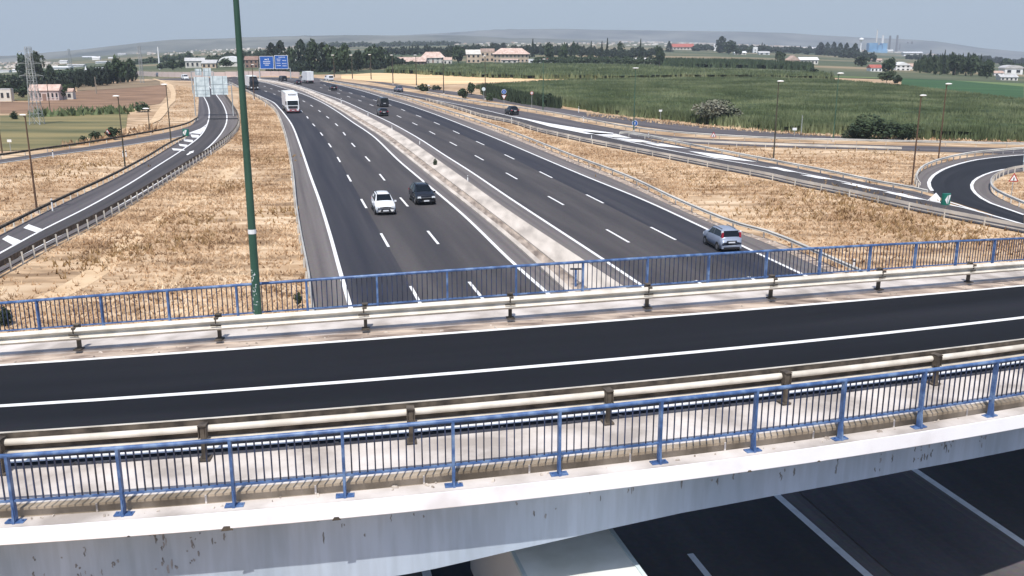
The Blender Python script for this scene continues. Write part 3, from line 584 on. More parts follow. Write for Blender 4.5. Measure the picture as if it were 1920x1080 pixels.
# ------------------------------------------------------------------ the overpass in the foreground
QA, QQ, QS, QC = 0.2035, 0.01241, 0.018, -0.00342
def bw(x, wv, dz=0.0):
    k = 26.0; s = 1 if x > 0 else -1
    if abs(x) <= k: q, c = QQ * x * x, QC * x * x
    else: q, c = QQ * k * k + 2 * QQ * k * (abs(x) - k), QC * k * k + 2 * QC * k * (abs(x) - k) * 0.4
    return Vector((x, wv + QA * x + q, 7.0 + QS * x + c + dz))
def bpath(wv, dz=0.0, x0=-44.0, x1=44.0, st=1.0):
    n = int((x1 - x0) / st); return [bw(x0 + (x1 - x0) * k / n, wv, dz) for k in range(n + 1)]
def bstrip(mb, prof, x0=-44.0, x1=44.0, closed=True):        # prof: list of (w, dz)
    n = int(x1 - x0); m_ = len(prof); vs_ = [bw(x0 + (x1 - x0) * k / n, a, b_) for k in range(n + 1) for a, b_ in prof]
    fs = [(i * m_ + j, i * m_ + (j + 1) % m_, (i + 1) * m_ + (j + 1) % m_, (i + 1) * m_ + j) for i in range(n) for j in range(m_ if closed else m_ - 1)]
    if closed: fs += [tuple(range(m_ - 1, -1, -1)), tuple(range(n * m_, (n + 1) * m_))]
    return mb.add(vs_, fs)
BR = thing('road_overpass', 'white concrete road overpass crossing the whole foreground', 'bridge')
bstrip(MB(), [(17.3, -0.02), (28.6, -0.02), (28.6, -0.42), (17.3, -0.42)]).obj('deck_slab', M['girder'], BR)
bstrip(MB(), [(16.42, -0.10), (16.40, -0.40), (16.46, -0.44), (17.3, -0.44), (17.3, -0.10)]).obj('fascia', M['fascia'], BR)
bstrip(MB(), [(16.455, -0.094), (16.84, -0.094)], closed=False).obj('ledge', M['concrete'], BR)
bstrip(MB(), [(16.85, -0.10), (16.85, 0.085), (17.02, 0.085), (17.02, -0.10)]).obj('edge_beam', M['face'], BR)
bstrip(MB(), [(17.025, 0.0), (17.025, 0.095), (18.60, 0.095), (18.60, 0.0)]).obj('walkway', M['concrete'], BR)
bstrip(MB(), [(26.75, 0.0), (26.75, 0.10), (28.2, 0.10), (28.2, 0.0)]).obj('walkway', M['concrete'], BR)
bstrip(MB(), [(28.2, -0.3), (28.2, 0.06), (28.75, 0.06), (28.75, -0.44), (28.2, -0.44)]).obj('fascia', M['fascia'], BR)
n = 88; A = bpath(18.605, 0); B = bpath(26.745, 0)
ribbon('road_surface', A, B, M['fresh'], 0.006, across=8, flat=False, parent=BR)
ribbon('verge', bpath(18.6), bpath(18.95), M['dirt'], 0.012, flat=False, parent=BR)
ribbon('verge', bpath(26.12), bpath(26.748), M['dirt'], 0.014, flat=False, parent=BR)
for wv, wd in ((19.19, 0.17), (22.64, 0.20), (26.03, 0.17)):
    o = line(bpath(wv), wd, dz=0.022, flat=False); o.parent = BR; del o['kind']
# girder with haunches, pier
def gbot(x):
    xs = [-44, -20, -12, -7, -5.3, -4.0, -2.4, -1.7, 0, 1, 2.1, 3.5, 5.4, 9, 12.5, 20, 44]
    ys = [-1.5, -1.5, -1.7, -1.95, -2.06, -2.2, -2.12, -2.07, -1.85, -1.74, -1.62, -1.50, -1.42, -1.34, -1.34, -1.5, -1.6]
    return float(np.interp(x, xs, ys))
xs = [-44 + k for k in range(30)] + [-14 + 0.5 * k for k in range(60)] + [16 + k for k in range(29)]
for wa, wb in ((17.1, 19.0), (20.6, 25.4), (26.6, 28.0)):
    mb = MB(); vs_ = []
    for x in xs: vs_ += [bw(x, wa, -0.42), bw(x, wa, gbot(x)), bw(x, wb, gbot(x)), bw(x, wb, -0.42)]
    mb.add(vs_, [(4 * i + j, 4 * i + j + 1, 4 * i + j + 5, 4 * i + j + 4) for i in range(len(xs) - 1) for j in range(3)]); mb.obj('girder', M['girder'], BR)
for xc in (-4.3,):
    mb = MB(); a = bw(xc, 17.25); b_ = bw(xc, 27.8); d = (b_ - a)
    for u, v in ((0.0, 0.16), (0.42, 0.58), (0.84, 1.0)):
        p, q = a + d * u, a + d * v; zt = p.z + gbot(xc) + 0.15
        P1 = [Vector((-0.55, 0, 0)), Vector((0.75, 0, 0))]; vs_ = []
        for pt, z in ((p, 0), (q, 0), (q, zt), (p, zt)):
            k = 1.0 if z == 0 else 1.35
            vs_ += [(pt.x - 0.5 * k, pt.y, z), (pt.x + 0.6 * k, pt.y, z)]
        mb.add(vs_, [(0, 1, 3, 2), (4, 5, 7, 6), (0, 2, 4, 6), (1, 7, 5, 3), (0, 6, 7, 1), (2, 3, 5, 4)])
    mb.obj('pier', M['girder'], BR)
# dark run-off stains on the girder face: thin crusts standing a little proud
st_ = MB(); rr = random.Random(11)
def stain(xm, sx, top, bot, nn):
    for k in range(nn):
        x = xm + rr.gauss(0, sx); zt = rr.uniform(bot, top); L_ = abs(rr.gauss(0, .10)) + .03; w0 = rr.uniform(.008, .022); q_ = []
        for u in range(5):
            f = u / 4; xx = x + rr.uniform(-.012, .012); ww = w0 * (math.sin(math.pi * min(1, f * .8 + .15)) + .15); z = max(bot - .1, zt - L_ * f)
            q_ += [bw(xx - ww, 17.097, z), bw(xx + ww, 17.097, z)]
        st_.add(q_, [(2 * u, 2 * u + 1, 2 * u + 3, 2 * u + 2) for u in range(4)])
for a in [(-8.9, .12, -1.0, -1.6, 7), (-8.1, .2, -.85, -1.6, 12), (-7.5, .05, -1.1, -1.5, 3), (-6.6, .12, -.6, -1.5, 22), (-6.05, .05, -.8, -1.5, 9), (-5.6, .1, -.7, -1.2, 4), (-3.6, .3, -.7, -1.4, 4), (-1.5, .5, -.6, -1.3, 4), (.7, .5, -.55, -1.2, 4), (1.6, .1, -.55, -.9, 4), (2.5, .1, -.55, -.9, 4), (3.5, .08, -.5, -.85, 5), (4.2, .06, -.5, -.95, 7), (4.7, .05, -.5, -.8, 4), (5.9, .2, -.5, -1.0, 5), (7.0, .15, -.6, -1.1, 5), (8.2, .1, -.8, -1.2, 6), (9.3, .12, -.5, -1.1, 14), (10.0, .12, -.5, -1.0, 14), (11.0, .12, -.5, -1.0, 7), (12.6, .1, -.5, -1.0, 6)]: stain(*a)
o = st_.obj('stain', mat('grey grime', (0.13, 0.135, 0.14), (0.30, 0.30, 0.31), 8, 0.95, coords='World'), BR); o['kind'] = 'stuff'; o['label'] = 'dark run-off stains on the girder face'
# spalled patches on the fascia edge
sp = MB()
for x, s in ((-5.15, 0.22), (-3.2, 0.16), (4.75, 0.10), (6.3, 0.08), (-6.9, 0.06)):
    p = bw(x, 16.405, -0.42); sp.box((p.x, p.y - 0.004, p.z + 0.02), (s, 0.02, s * 0.4), 0.2, 0.5)
sp.obj('spalling', M['dark_and_shaded'], BR)
rib = MB().box((0, 0, 0), (.035, .03, .17)).mesh('joint_rib', M['concrete'])
for k in range(-8, 12):
    x = -9.03 + 1.985 * k + 1.42; put('joint_rib', rib, BR, bw(x, 16.845, -.005), .2)
db = MB(); rr = random.Random(3)
for k in range(260):
    x = rr.uniform(-16, 20); wv = rr.choice([rr.uniform(16.62, 16.83), rr.uniform(18.6, 18.95), rr.uniform(26.15, 26.7)]); z = -.085 if wv < 17 else .02; p = bw(x, wv, z); q_ = rr.uniform(.012, .05); db.box((p.x, p.y, p.z + q_ * .3), (q_ * rr.uniform(1, 3), q_, q_ * .7), rr.uniform(0, 3), .6)
o = db.obj('debris', M['stone']); o['kind'] = 'stuff'; o['label'] = 'crumbs of rubble along the ledge and kerbs of the overpass'

# blue railings
base_m = MB().box((0, 0, 0.012), (0.34, 0.16, 0.024)).box((-.12, 0, .035), (.03, .03, .03)).box((.12, 0, .035), (.03, .03, .03)).mesh('base_plate', M['blue'])
pm = MB(); pm.box((0, 0, 0.66), (0.055, 0.10, 1.27)); pm.box((0, -0.05, 0.16), (0.05, 0.10, 0.32), 0, 0.4); pm = pm.mesh('post', M['blue'])
bal_m = MB().box((0, 0, 0.43), (0.024, 0.024, 0.86)).mesh('baluster', M['baluster'])
def railing(wv, x0, ph, per, x1, label, z0=-0.094):
    t = thing('bridge_railing', label, 'railing', (0, 0, 0), 0, 'blue railings on the overpass')
    mb = MB(); q = bpath(wv, z0 + 1.30, x0, x1, .5)
    sweep(mb, q, [(0.045 * math.cos(a) - 0, 0.045 * math.sin(a)) for a in [k * math.pi / 4 for k in range(8)]], True); mb.obj('top_rail', M['blue'], t, smooth=True)
    mb = MB(); q = bpath(wv, z0 + 0.42, x0, x1, .5); sweep(mb, q, [(-.022, -.02), (-.022, .02), (.022, .02), (.022, -.02)], True); mb.obj('bottom_rail', M['blue'], t)
    k0 = math.ceil((x0 - ph) / per); xs_ = [ph + per * k for k in range(k0, int((x1 - ph) / per) + 1)]; nb = 0
    for x in xs_:
        p = bw(x, wv, z0); d = bw(x + .1, wv) - bw(x - .1, wv); rz = math.atan2(d.y, d.x)
        o = put('post', pm, t, p, rz); put('base_plate', base_m, o)
    nper = 14; allb = [x + per * j / nper for x in [xs_[0] - per] + xs_ for j in range(1, nper) if x0 < x + per * j / nper < x1]
    allb.sort(key=lambda x: abs(x - 2)); st = MB()
    for i, x in enumerate(allb):
        p = bw(x, wv, z0 + 0.43)
        if i < 295: put('baluster', bal_m, t, p)
        else: st.box((p.x, p.y, p.z + 0.43), (0.024, 0.024, 0.86))
    if st.v: o = st.obj('baluster', M['baluster'], t); o['kind'] = 'stuff'
railing(16.66, -20, -9.03, 1.985, 22, 'near blue railing with thin bars on the camera side of the overpass')
railing(28.45, -22, -8.2, 2.08, 26, 'far blue railing seen beyond the overpass carriageway', z0=-0.05)

# crash barriers on the bridge
cp = MB(); cp.box((0, -.02, 0.37), (0.09, 0.10, 0.72)); cp.box((0, -.02, 0.75), (0.16, 0.16, 0.025)); cp.box((-.07, -.02, 0.60), (0.02, 0.14, 0.24)); cp.box((.07, -.02, 0.60), (0.02, 0.14, 0.24)); cp.box((0, 0.02, 0.03), (0.22, 0.26, 0.03)); cp.box((0.0, 0.16, 0.64), (0.12, 0.10, 0.12))
cpm = cp.mesh('post', M['dark_and_shaded'])
BP = [(0.02, 0.41), (0.115, 0.475), (0.12, 0.49), (0.01, 0.56), (0.01, 0.60), (0.12, 0.69), (0.115, 0.705), (0.0, 0.775), (-0.02, 0.77), (-0.02, 0.41)]
spl = MB().box((0, 0, .53), (.30, .012, .05)).box((0, 0, .66), (.03, .03, .16)).mesh('splice_plate', M['dark_and_shaded'])
def barrier(wv, face, ph, per, label, back, z0=0.02):
    z0 = 0.11 if back else z0
    t = thing('crash_barrier', label, 'crash barrier', (0, 0, 0), 0, 'steel barriers on the overpass')
    q = bpath(wv, z0, -40, 40, .5); mb = MB(); sweep(mb, q, [(-face * u, v) for u, v in BP], True); mb.obj('beam', M['dark_and_shaded' if back else 'galv'], t)  # seen from behind, the beam's shaded back is put into its dark colour
    if back: mb = MB(); sweep(mb, q, [(-face * u, v) for u, v in ((-.03, .772), (-.03, .79), (.05, .775), (.05, .757))], True); mb.obj('beam_top_edge', M['galv'], t)
    if back:
        mb = MB(); q2 = bpath(wv - face * 0.14, z0 + 0.62, -40, 40, .5); sweep(mb, q2, [(.070 * math.cos(k * math.pi / 5), .070 * math.sin(k * math.pi / 5)) for k in range(10)], True); mb.obj('rear_rail', M['galv'], t, smooth=True)
        mb = MB(); q2 = bpath(wv - face * 0.12, z0 + 0.40, -40, 40, .5); sweep(mb, q2, [(-.05, -.015), (-.05, .015), (.05, .015), (.05, -.015)], True); mb.obj('rear_rail', M['galv'], t)
    k0 = math.ceil((-38 - ph) / per)
    for k in range(k0, int((38 - ph) / per) + 1):
        x = ph + per * k; p = bw(x, wv - face * (0.24 if back else 0.14), 0.10); d = bw(x + .1, wv) - bw(x - .1, wv); rz = math.atan2(d.y, d.x) + (0 if face > 0 else math.pi)
        put('post', cpm, t, p, rz, scale=(1, 1, 1.0)); sq = bw(x, wv + face * .125, z0 + .05)
        if not back: put('splice_plate', spl, t, (sq.x, sq.y, sq.z), rz)
        if back:
            br = MB().box((0, 0.22, 0.66), (0.07, 0.5, 0.10)).box((0, 0.05, 0.74), (0.16, 0.2, 0.03)); o = br.obj('bracket', M['dark_and_shaded'], t, loc=p, rz=rz)
barrier(18.64, 1, -10.16, 4.06, 'near crash barrier with a round rear pipe beside the near walkway', True)
barrier(26.62, -1, -12.38, 4.11, 'far crash barrier beam in front of the far walkway', False)

# ------------------------------------------------------------------ far plain and hills
def far_plain():
    V = []; Fc = []; ps = [R(a) for a in range(-44, 45, 1)]; rs = [430, 470, 520, 600, 700, 850, 1000, 1250, 1500, 1900, 2400, 3000, 3800, 5000, 6500, 7150]
    for r in rs:
        for p in ps: x, y = r * math.sin(p), r * math.cos(p); V.append((x, y, hz(x, y) + (0.02 if r == 430 else 0.12 + r * 0.0003)))
    n = len(ps); Fc = [(i * n + j, (i + 1) * n + j, (i + 1) * n + j + 1, i * n + j + 1) for i in range(len(rs) - 1) for j in range(n - 1)]
    me = bpy.data.meshes.new('far_plain'); me.from_pydata(V, [], Fc); me.materials.append(mat('far farmland', sh((58, 72, 48)), sh((150, 132, 104)), 0.006, 1.0, c3=sh((86, 92, 66)), detail=10, coords='World', stretch=(0.5, 1.6, 1))); me.update()
    if me.polygons[0].normal.z < 0: me.flip_normals()
    put('far_plain', me, kind='structure', label='far patchwork plain of fields towards the hills')
far_plain()
def ridge(px, dist, m='hill', depth=900, label=None, jag=0.0):
    V = []; Fc = []; n = 90; P = []
    xs_ = np.linspace(px[0][0], px[-1][0], n); ys_ = np.interp(xs_, [p[0] for p in px], [p[1] for p in px]) + (np.interp(np.arange(n), np.arange(0, n, 3), rng.normal(0, jag, len(range(0, n, 3)))) if jag else 0)
    for i in range(n):
        dx, wy, wz = ray(xs_[i], ys_[i]); k = dist / wy; X, Y, Z = dx * k, dist, CAM_H + wz * k; u = Vector((X, Y)).normalized()
        for d, f_ in ((-depth, 0), (-depth * .6, .25), (-depth * .3, .72), (-depth * .1, .93), (0, 1), (depth * .5, .5), (depth * 1.2, 0)):
            x, y = X + u.x * d, Y + u.y * d; g = hz(x, y) - 4; V.append((x, y, g + (Z - g) * f_ * (1 + (rng.normal(0, .05) if 0 < f_ < 1 else 0))))
    Fc = [(i * 7 + j, i * 7 + j + 1, i * 7 + j + 8, i * 7 + j + 7) for i in range(n - 1) for j in range(6)]
    me = bpy.data.meshes.new('hills'); me.from_pydata(V, [], Fc); me.materials.append(M[m]); me.polygons.foreach_set('use_smooth', [True] * len(me.polygons)); me.update()
    if sum(p.normal.z for p in me.polygons) < 0: me.flip_normals()
    put('hills', me, kind='structure', label=label)
ridge([(760, 66), (830, 62), (900, 57), (960, 55), (1040, 54), (1120, 56), (1240, 57), (1360, 58.5), (1480, 62), (1560, 67), (1640, 71), (1700, 73), (1760, 78), (1840, 90), (1920, 97), (2100, 108)], 5600, 'hill', 1000, 'pale blue plateau on the horizon', 0.25)
ridge([(-150, 108), (0, 105), (60, 101), (130, 95), (200, 87), (260, 80), (330, 74), (420, 72), (520, 68), (620, 66), (760, 66), (860, 67), (960, 71), (1060, 74), (1160, 77)], 3000, 'hill', 900, 'grey scrubby ridge on the left horizon', 0.4)

# ------------------------------------------------------------------ trees
def crown(kind, seed, N=420, q=1.0):
    r = np.random.default_rng(seed); P = []; S = []
    if kind in ('broad', 'bush', 'pale'):
        L_ = 11; c = r.normal(0, 1, (L_, 3)); c /= np.linalg.norm(c, axis=1)[:, None]; c *= r.uniform(.15, .33, (L_, 1)); c[:, 2] = c[:, 2] * 1.0 + (0.60 if kind == 'broad' else 0.45); rad = r.uniform(.14, .26, L_)
        k = r.integers(0, L_, N); d = r.normal(0, 1, (N, 3)); d /= np.linalg.norm(d, axis=1)[:, None]; P = c[k] + d * (rad[k] * r.uniform(.75, 1.08, N))[:, None]; P[:, 2] = np.clip(P[:, 2], 0.02 if kind != 'broad' else .16, 1)
        s = r.uniform(.035, .085, N)
    else:
        t = r.uniform(0, 1, N) ** (1.3 if kind == 'conifer' else 1.0); pr = {'conifer': 1 - t, 'poplar': np.sin(np.pi * np.clip(t * .9 + .1, 0, 1)) ** .6}[kind]; a = r.uniform(0, 2 * np.pi, N); rr = .5 * pr * (0.72 + .28 * np.sin(a * 3 + t * 19)) * r.uniform(.7, 1.1, N) + .02
        P = np.stack([rr * np.cos(a), rr * np.sin(a), .05 + .95 * t], 1); s = r.uniform(.03, .075, N)
    u = r.normal(0, 1, (N, 3)); u /= np.linalg.norm(u, axis=1)[:, None]; v = np.cross(u, r.normal(0, 1, (N, 3))); v /= np.linalg.norm(v, axis=1)[:, None]
    if kind in ('conifer', 'poplar'): u[:, 2] *= .4; u[:, :2] *= 1.6; v = v * .5; v[:, 2] = .9
    s = s[:, None] * q; V = np.stack([P - u * s - v * s * .6, P + u * s - v * s * .4, P + u * s * .5 + v * s, P - u * s * .7 + v * s * .7], 1).reshape(-1, 3)
    return V, np.arange(N * 4).reshape(-1, 4)
CR = {}
for k in ('broad', 'bush', 'conifer', 'poplar', 'pale'):
    for sd in range(3):
        N = {'broad': 620, 'bush': 520, 'conifer': 360, 'poplar': 520, 'pale': 700}[k]; V, Fc = crown(k, sd * 7 + len(k), N); CR[k, sd] = (V, Fc)
for k in ('broad', 'bush', 'poplar'):
    for sd in range(3): CR['w' + k, sd] = crown(k, sd * 5 + 3, 110, 2.1)
for k in ('bush', 'pale'):
    for sd in range(3): CR['big' + k, sd] = crown(k, sd * 5 + 40, 2600, .42)
CM = {}
def crown_mesh(k, sd, m):
    if (k, sd, m) not in CM: V, Fc = CR[k, sd]; CM[k, sd, m] = arr_mesh('crown', V, Fc, M[m])
    return CM[k, sd, m]
tb = MB(); tb.tube((0, 0, 0), (0.01, 0, .35), .035, .024, 6); tb.tube((0.01, 0, .33), (.12, .02, .62), .02, .008, 5); tb.tube((0.01, 0, .3), (-.13, .05, .6), .018, .008, 5); tb.tube((0.01, 0, .33), (.0, -.1, .66), .018, .006, 5); trunk_m = tb.mesh('trunk', M['bark'])
tcount = 0
def tree(x, by, ty, wpx, kind, label, m=None, group=None, name=None):
    global tcount; tcount += 1
    P = G(x, by); s = mpp(P); h = max(1.0, zat(P, ty) - P.z); wd = wpx * s
    nm = name or {'broad': 'tree', 'bush': 'shrub', 'conifer': 'cypress_tree', 'poplar': 'poplar_tree', 'pale': 'shrub'}[kind]
    t = thing(nm, label, 'shrub' if kind in ('bush', 'pale') else 'tree', P, random.random() * 6, group)
    mm = m or {'broad': 'leaf', 'bush': 'leaf', 'conifer': 'leaf_dark', 'poplar': 'leaf_dark', 'pale': 'leaf_pale'}[kind]
    put('crown', crown_mesh(('big' + kind) if wpx > 50 and kind in ('bush', 'pale') else kind, tcount % 3, mm), t, (0, 0, 0), scale=(wd, wd, h))
    put('trunk', trunk_m, t, (0, 0, 0), scale=(h * .8 if kind == 'broad' else h * .4, h * .8 if kind == 'broad' else h * .4, h if kind == 'broad' else h * .6))
    return t
def woods(name, top, label, m='leaf', dens=1.0, band=None):
    """far-off wood that reads as one mass: clumps of leaf faces along a band; top = [(x, base y, top y)]"""
    Vs = []; Fs = []; o = 0; xs_ = [p[0] for p in top]; n = int((xs_[-1] - xs_[0]) / 2.6 * dens)
    for i in range(n):
        x = xs_[0] + (xs_[-1] - xs_[0]) * (i + random.random()) / n; by = float(np.interp(x, xs_, [p[1] for p in top])); ty = float(np.interp(x, xs_, [p[2] for p in top])); by -= random.uniform(0, .25) * (by - ty)
        P = G(x, by); s = mpp(P); h = max(2.0, (zat(P, ty) - P.z) * random.uniform(.6, 1.12)); kd = random.choice(['broad', 'broad', 'bush', 'poplar']); V, Fc = CR['w' + kd, random.randrange(3)]; kk = 110; V = V[:kk * 4]; wd = random.uniform(9, 15) * s if kd != 'poplar' else 5 * s
        Vs.append(V * [wd, wd, h] + [P.x, P.y, P.z - h * .1]); Fs.append(Fc[:kk] + o); o += len(V)
    put(name, arr_mesh(name, np.concatenate(Vs), np.concatenate(Fs), M[m]), kind='stuff', label=label)
woods('far_wood', [(-40, 176, 150), (30, 174, 148), (60, 172, 146), (100, 170, 140), (150, 166, 132), (200, 162, 126), (255, 152, 112)], 'dark wood behind the farmhouse', 'leaf_dark', 1.6)
woods('far_wood', [(-40, 156, 140), (60, 150, 134), (140, 143, 126), (200, 132, 122), (260, 122, 110), (360, 112, 96)], 'bushy belt behind the left wood', 'leaf', 1.2)
woods('far_wood', [(300, 132, 118), (360, 126, 106), (420, 118, 98), (500, 112, 92)], 'green belt behind the sheds', 'leaf', 1.2)
woods('far_wood', [(500, 138, 112), (560, 138, 108), (640, 136, 112), (720, 130, 108), (760, 124, 104)], 'dark wood behind the blue direction signs', 'leaf_dark', 1.6)
woods('far_wood', [(700, 106, 88), (760, 104, 86), (830, 106, 84), (900, 98, 82)], 'tree belt behind the tiled villas', 'leaf_dark', 1.3)
woods('far_wood', [(560, 92, 80), (640, 90, 78), (760, 88, 77), (860, 86, 76)], 'far hazy tree belt under the ridge', 'leaf', 1.0)
woods('far_wood', [(1880, 134, 116), (1960, 138, 118)], 'wood behind the arched barn', 'leaf', 1.3)
woods('far_wood', [(830, 110, 88), (900, 104, 86), (1000, 104, 84), (1080, 108, 82), (1160, 112, 92), (1240, 108, 84)], 'tree belt behind the villas', 'leaf_dark', 1.3)
woods('far_wood', [(1000, 120, 106), (1060, 120, 104), (1150, 122, 104), (1235, 124, 106)], 'garden trees right of the long villa', 'leaf', 1.3)
woods('far_wood', [(1300, 97, 82), (1345, 97, 82), (1420, 100, 84), (1540, 104, 88), (1600, 112, 90), (1640, 118, 98)], 'tree belt left of the blue factory', 'leaf_dark', 1.2)
woods('far_wood', [(1714, 137, 110), (1730, 138, 106), (1760, 142, 100), (1830, 144, 102), (1858, 146, 112)], 'broad dark wood behind the green crop field', 'leaf', 1.6)
woods('far_wood', [(1700, 112, 100), (1800, 116, 102), (1960, 128, 112)], 'far tree line before the right plateau', 'leaf_dark', 1.2)
TL = [ # x, base y, top y, width px, kind, label
 (46, 150, 101, 26, 'broad', 'tall broad tree left of the lattice pylon'), (74, 156, 97, 34, 'broad', 'large dark tree right behind the lattice pylon'), (98, 154, 118, 22, 'broad', 'round tree between pylon and farmhouse trees'),
 (14, 178, 148, 36, 'bush', 'dense dark shrub at the far left edge beyond the pasture'), (42, 184, 160, 30, 'bush', 'pale green shrub left of the farmhouse'), (52, 176, 152, 24, 'broad', 'dark tree left of the farmhouse'),
 (118, 187, 158, 26, 'broad', 'green tree half hiding the farmhouse wall'), (135, 180, 155, 16, 'broad', 'dark tree behind the right end of the farmhouse'),
 (150, 163, 132, 14, 'poplar', 'first dark poplar right of the farmhouse'), (168, 162, 130, 12, 'poplar', 'slim dark poplar under the white church spire'), (186, 161, 128, 15, 'poplar', 'dark poplar right of the church spire'),
 (206, 158, 112, 26, 'broad', 'big dark tree in the wood right of the church'), (226, 157, 104, 30, 'broad', 'tallest dark tree in the wood left of the power poles'), (246, 153, 110, 26, 'broad', 'dark tree at the right end of the left wood'),
 (28, 224, 207, 18, 'bush', 'small shrub on the pasture left of the pylon'), (268, 210, 189, 36, 'bush', 'reed green bush beside the farm track'), (213, 262, 235, 34, 'bush', 'dark bush beside the warning sign at the side road'), (180, 262, 245, 30, 'bush', 'low dark bush left of the warning sign'), (160, 268, 252, 20, 'bush', 'small bush behind the left guardrail'),
 (324, 132, 111, 22, 'broad', 'dark tree left of the white sheds'), (340, 130, 108, 18, 'broad', 'round tree beside the left shed'), (424, 128, 109, 28, 'broad', 'dark round tree in front of the arched white building'), (456, 124, 96, 18, 'broad', 'tree between the green column and the brick house'), (484, 124, 98, 18, 'broad', 'tree right of the brick house'),
 (511, 130, 82, 26, 'poplar', 'tall poplar above the left blue sign'), (528, 130, 78, 26, 'poplar', 'tall poplar above the right blue sign'), (548, 132, 84, 24, 'broad', 'dark tree right of the blue signs'), (566, 134, 76, 28, 'poplar', 'highest poplar behind the box truck'),
 (586, 136, 74, 34, 'broad', 'broad tall tree right of the box truck'), (606, 136, 82, 26, 'poplar', 'poplar above the small white hut'), (628, 138, 84, 44, 'broad', 'dark massive tree left of the double lamp posts'), (650, 137, 82, 34, 'broad', 'second massive dark tree behind the lamp posts'), (672, 135, 90, 28, 'broad', 'leafy tree in the gap left of the villa wood'),
 (694, 132, 84, 34, 'broad', 'wide dark tree behind the middle lamp posts'), (716, 130, 88, 28, 'broad', 'dark tree left of the tiled roofs'), (735, 128, 96, 22, 'broad', 'small dark tree touching the low tiled roof'), (769, 124, 112, 18, 'bush', 'bush in front of the low tiled roof'),
 (860, 119, 86, 30, 'broad', 'dark tree between the tiled villa and the cream villa'), (842, 112, 90, 20, 'broad', 'tree behind the small tiled house'), (845, 165, 154, 0.1, 'bush', ''),
 (930, 96, 80, 26, 'broad', 'tree rising behind the roof of the long villa'), (945, 94, 80, 18, 'broad', 'round tree behind the right end of the long villa roof'), (999, 108, 73, 9, 'conifer', 'tall thin cypress right of the long villa'), (988, 110, 84, 14, 'conifer', 'shorter cypress beside the long villa'),
 (1030, 116, 80, 26, 'broad', 'broad tree above the white garden wall'), (1055, 117, 78, 22, 'broad', 'tall dark tree right of the garden wall'), (1078, 108, 78, 16, 'broad', 'tree behind the white cottage'), (1108, 112, 78, 8, 'conifer', 'lone cypress right of the white cottage'), (1128, 112, 78, 8, 'conifer', 'left cypress of the pair'), (1138, 112, 72, 9, 'conifer', 'tallest cypress of the pair'),
 (1164, 108, 78, 18, 'broad', 'dark tree between the two cypress groups'), (1200, 120, 74, 8, 'conifer', 'thin black cypress behind the twin lamp post'), (1236, 124, 86, 20, 'broad', 'tree right of the green roofed hut'), (1222, 120, 104, 12, 'broad', 'small tree beside the green roofed hut'), (1254, 98, 78, 18, 'conifer', 'dark conifer left of the red roofed warehouse'),
 (1352, 100, 69, 22, 'poplar', 'tall dark tree block left of the wide willow'), (1366, 103, 76, 32, 'broad', 'wide willow in the middle of the far fields'), (1384, 104, 88, 18, 'broad', 'small tree right of the wide willow'), (1404, 100, 86, 18, 'broad', 'dark red brown tree behind the low pale house'), (1428, 100, 80, 8, 'conifer', 'thin cypress beside the low pale house'),
 (1463, 120, 94, 24, 'broad', 'round tree touching the left side of the tan farm'), (1490, 102, 90, 18, 'broad', 'tree above the tan farm roof'), (1510, 102, 91, 20, 'broad', 'tree above the right end of the tan farm roof'),
 (1538, 104, 80, 16, 'poplar', 'first poplar of the row left of the water tower'), (1550, 104, 80, 12, 'poplar', 'second poplar of the row left of the water tower'), (1562, 104, 79, 12, 'poplar', 'third poplar of the row left of the water tower'), (1574, 106, 81, 12, 'poplar', 'fourth poplar of the row left of the water tower'), (1586, 108, 81, 12, 'poplar', 'fifth poplar of the row left of the water tower'), (1602, 110, 82, 14, 'poplar', 'poplar directly under the water tower'),
 (1522, 142, 127, 44, 'bush', 'bushy clump right of the hedge in the maize'), (1310, 142, 132, 44, 'bush', 'bushes inside the upper maize'), (1616, 126, 106, 34, 'broad', 'spreading tree left of the red roofed house'), (1664, 140, 106, 30, 'broad', 'large green tree before the white house'), (1662, 156, 132, 36, 'broad', 'tall bush tree at the corner of the green crop field'), (1682, 158, 138, 26, 'bush', 'round dark bush at the corner of the green crop field'),
 (1741, 136, 96, 12, 'conifer', 'pointed conifer in the wood right of the white houses'), (1769, 128, 94, 8, 'conifer', 'thin cypress sticking out of the dark wood'), (1766, 140, 104, 12, 'poplar', 'slim poplar in the dark wood'), (1790, 142, 100, 30, 'broad', 'broad crown in the middle of the dark wood'), (1820, 144, 102, 30, 'broad', 'high crown in the right half of the dark wood'), (1850, 148, 112, 30, 'broad', 'tree left of the white farm buildings'),
 (1885, 128, 108, 30, 'broad', 'tree behind the white farm buildings'), (1845, 112, 104, 18, 'broad', 'far tree above the dark wood'),
 (1340, 232, 180, 100, 'pale', 'large dusty pale shrub in the near maize'), (1634, 262, 208, 118, 'bush', 'big dark shrub before the maize beside the exit road'), (1600, 262, 236, 60, 'bush', 'lower dark shrub at the left foot of the big shrub'), (1700, 262, 226, 60, 'bush', 'dark shrub at the right foot of the big shrub'),
 (795, 171, 156, 30, 'bush', 'dark shrub beside the motorway right of the last double lamp'), (818, 169, 158, 24, 'bush', 'small brown shrub by the stubble strip'), (868, 185, 163, 30, 'bush', 'dusty shrub left of the hexagonal sign'), (884, 178, 153, 20, 'broad', 'small dark tree at the end of the stubble strip'), (918, 190, 173, 18, 'bush', 'round shrub beside the hexagonal sign'), (1030, 200, 172, 34, 'bush', 'dark shrub right of the round speed sign'),
 (816, 312, 298, 10, 'bush', 'small weed bush growing in the median joint'), (1440, 126, 118, 40, 'bush', 'low bushes before the tan farm'), (560, 576, 560, 18, 'bush', 'small green bush under the bridge railing by the guardrail end'), (10, 610, 572, 36, 'bush', 'dark green bush at the left end of the far railing'),
]
for t_ in TL:
    if t_[3] > 1: tree(*t_)
WX = []; WY = []
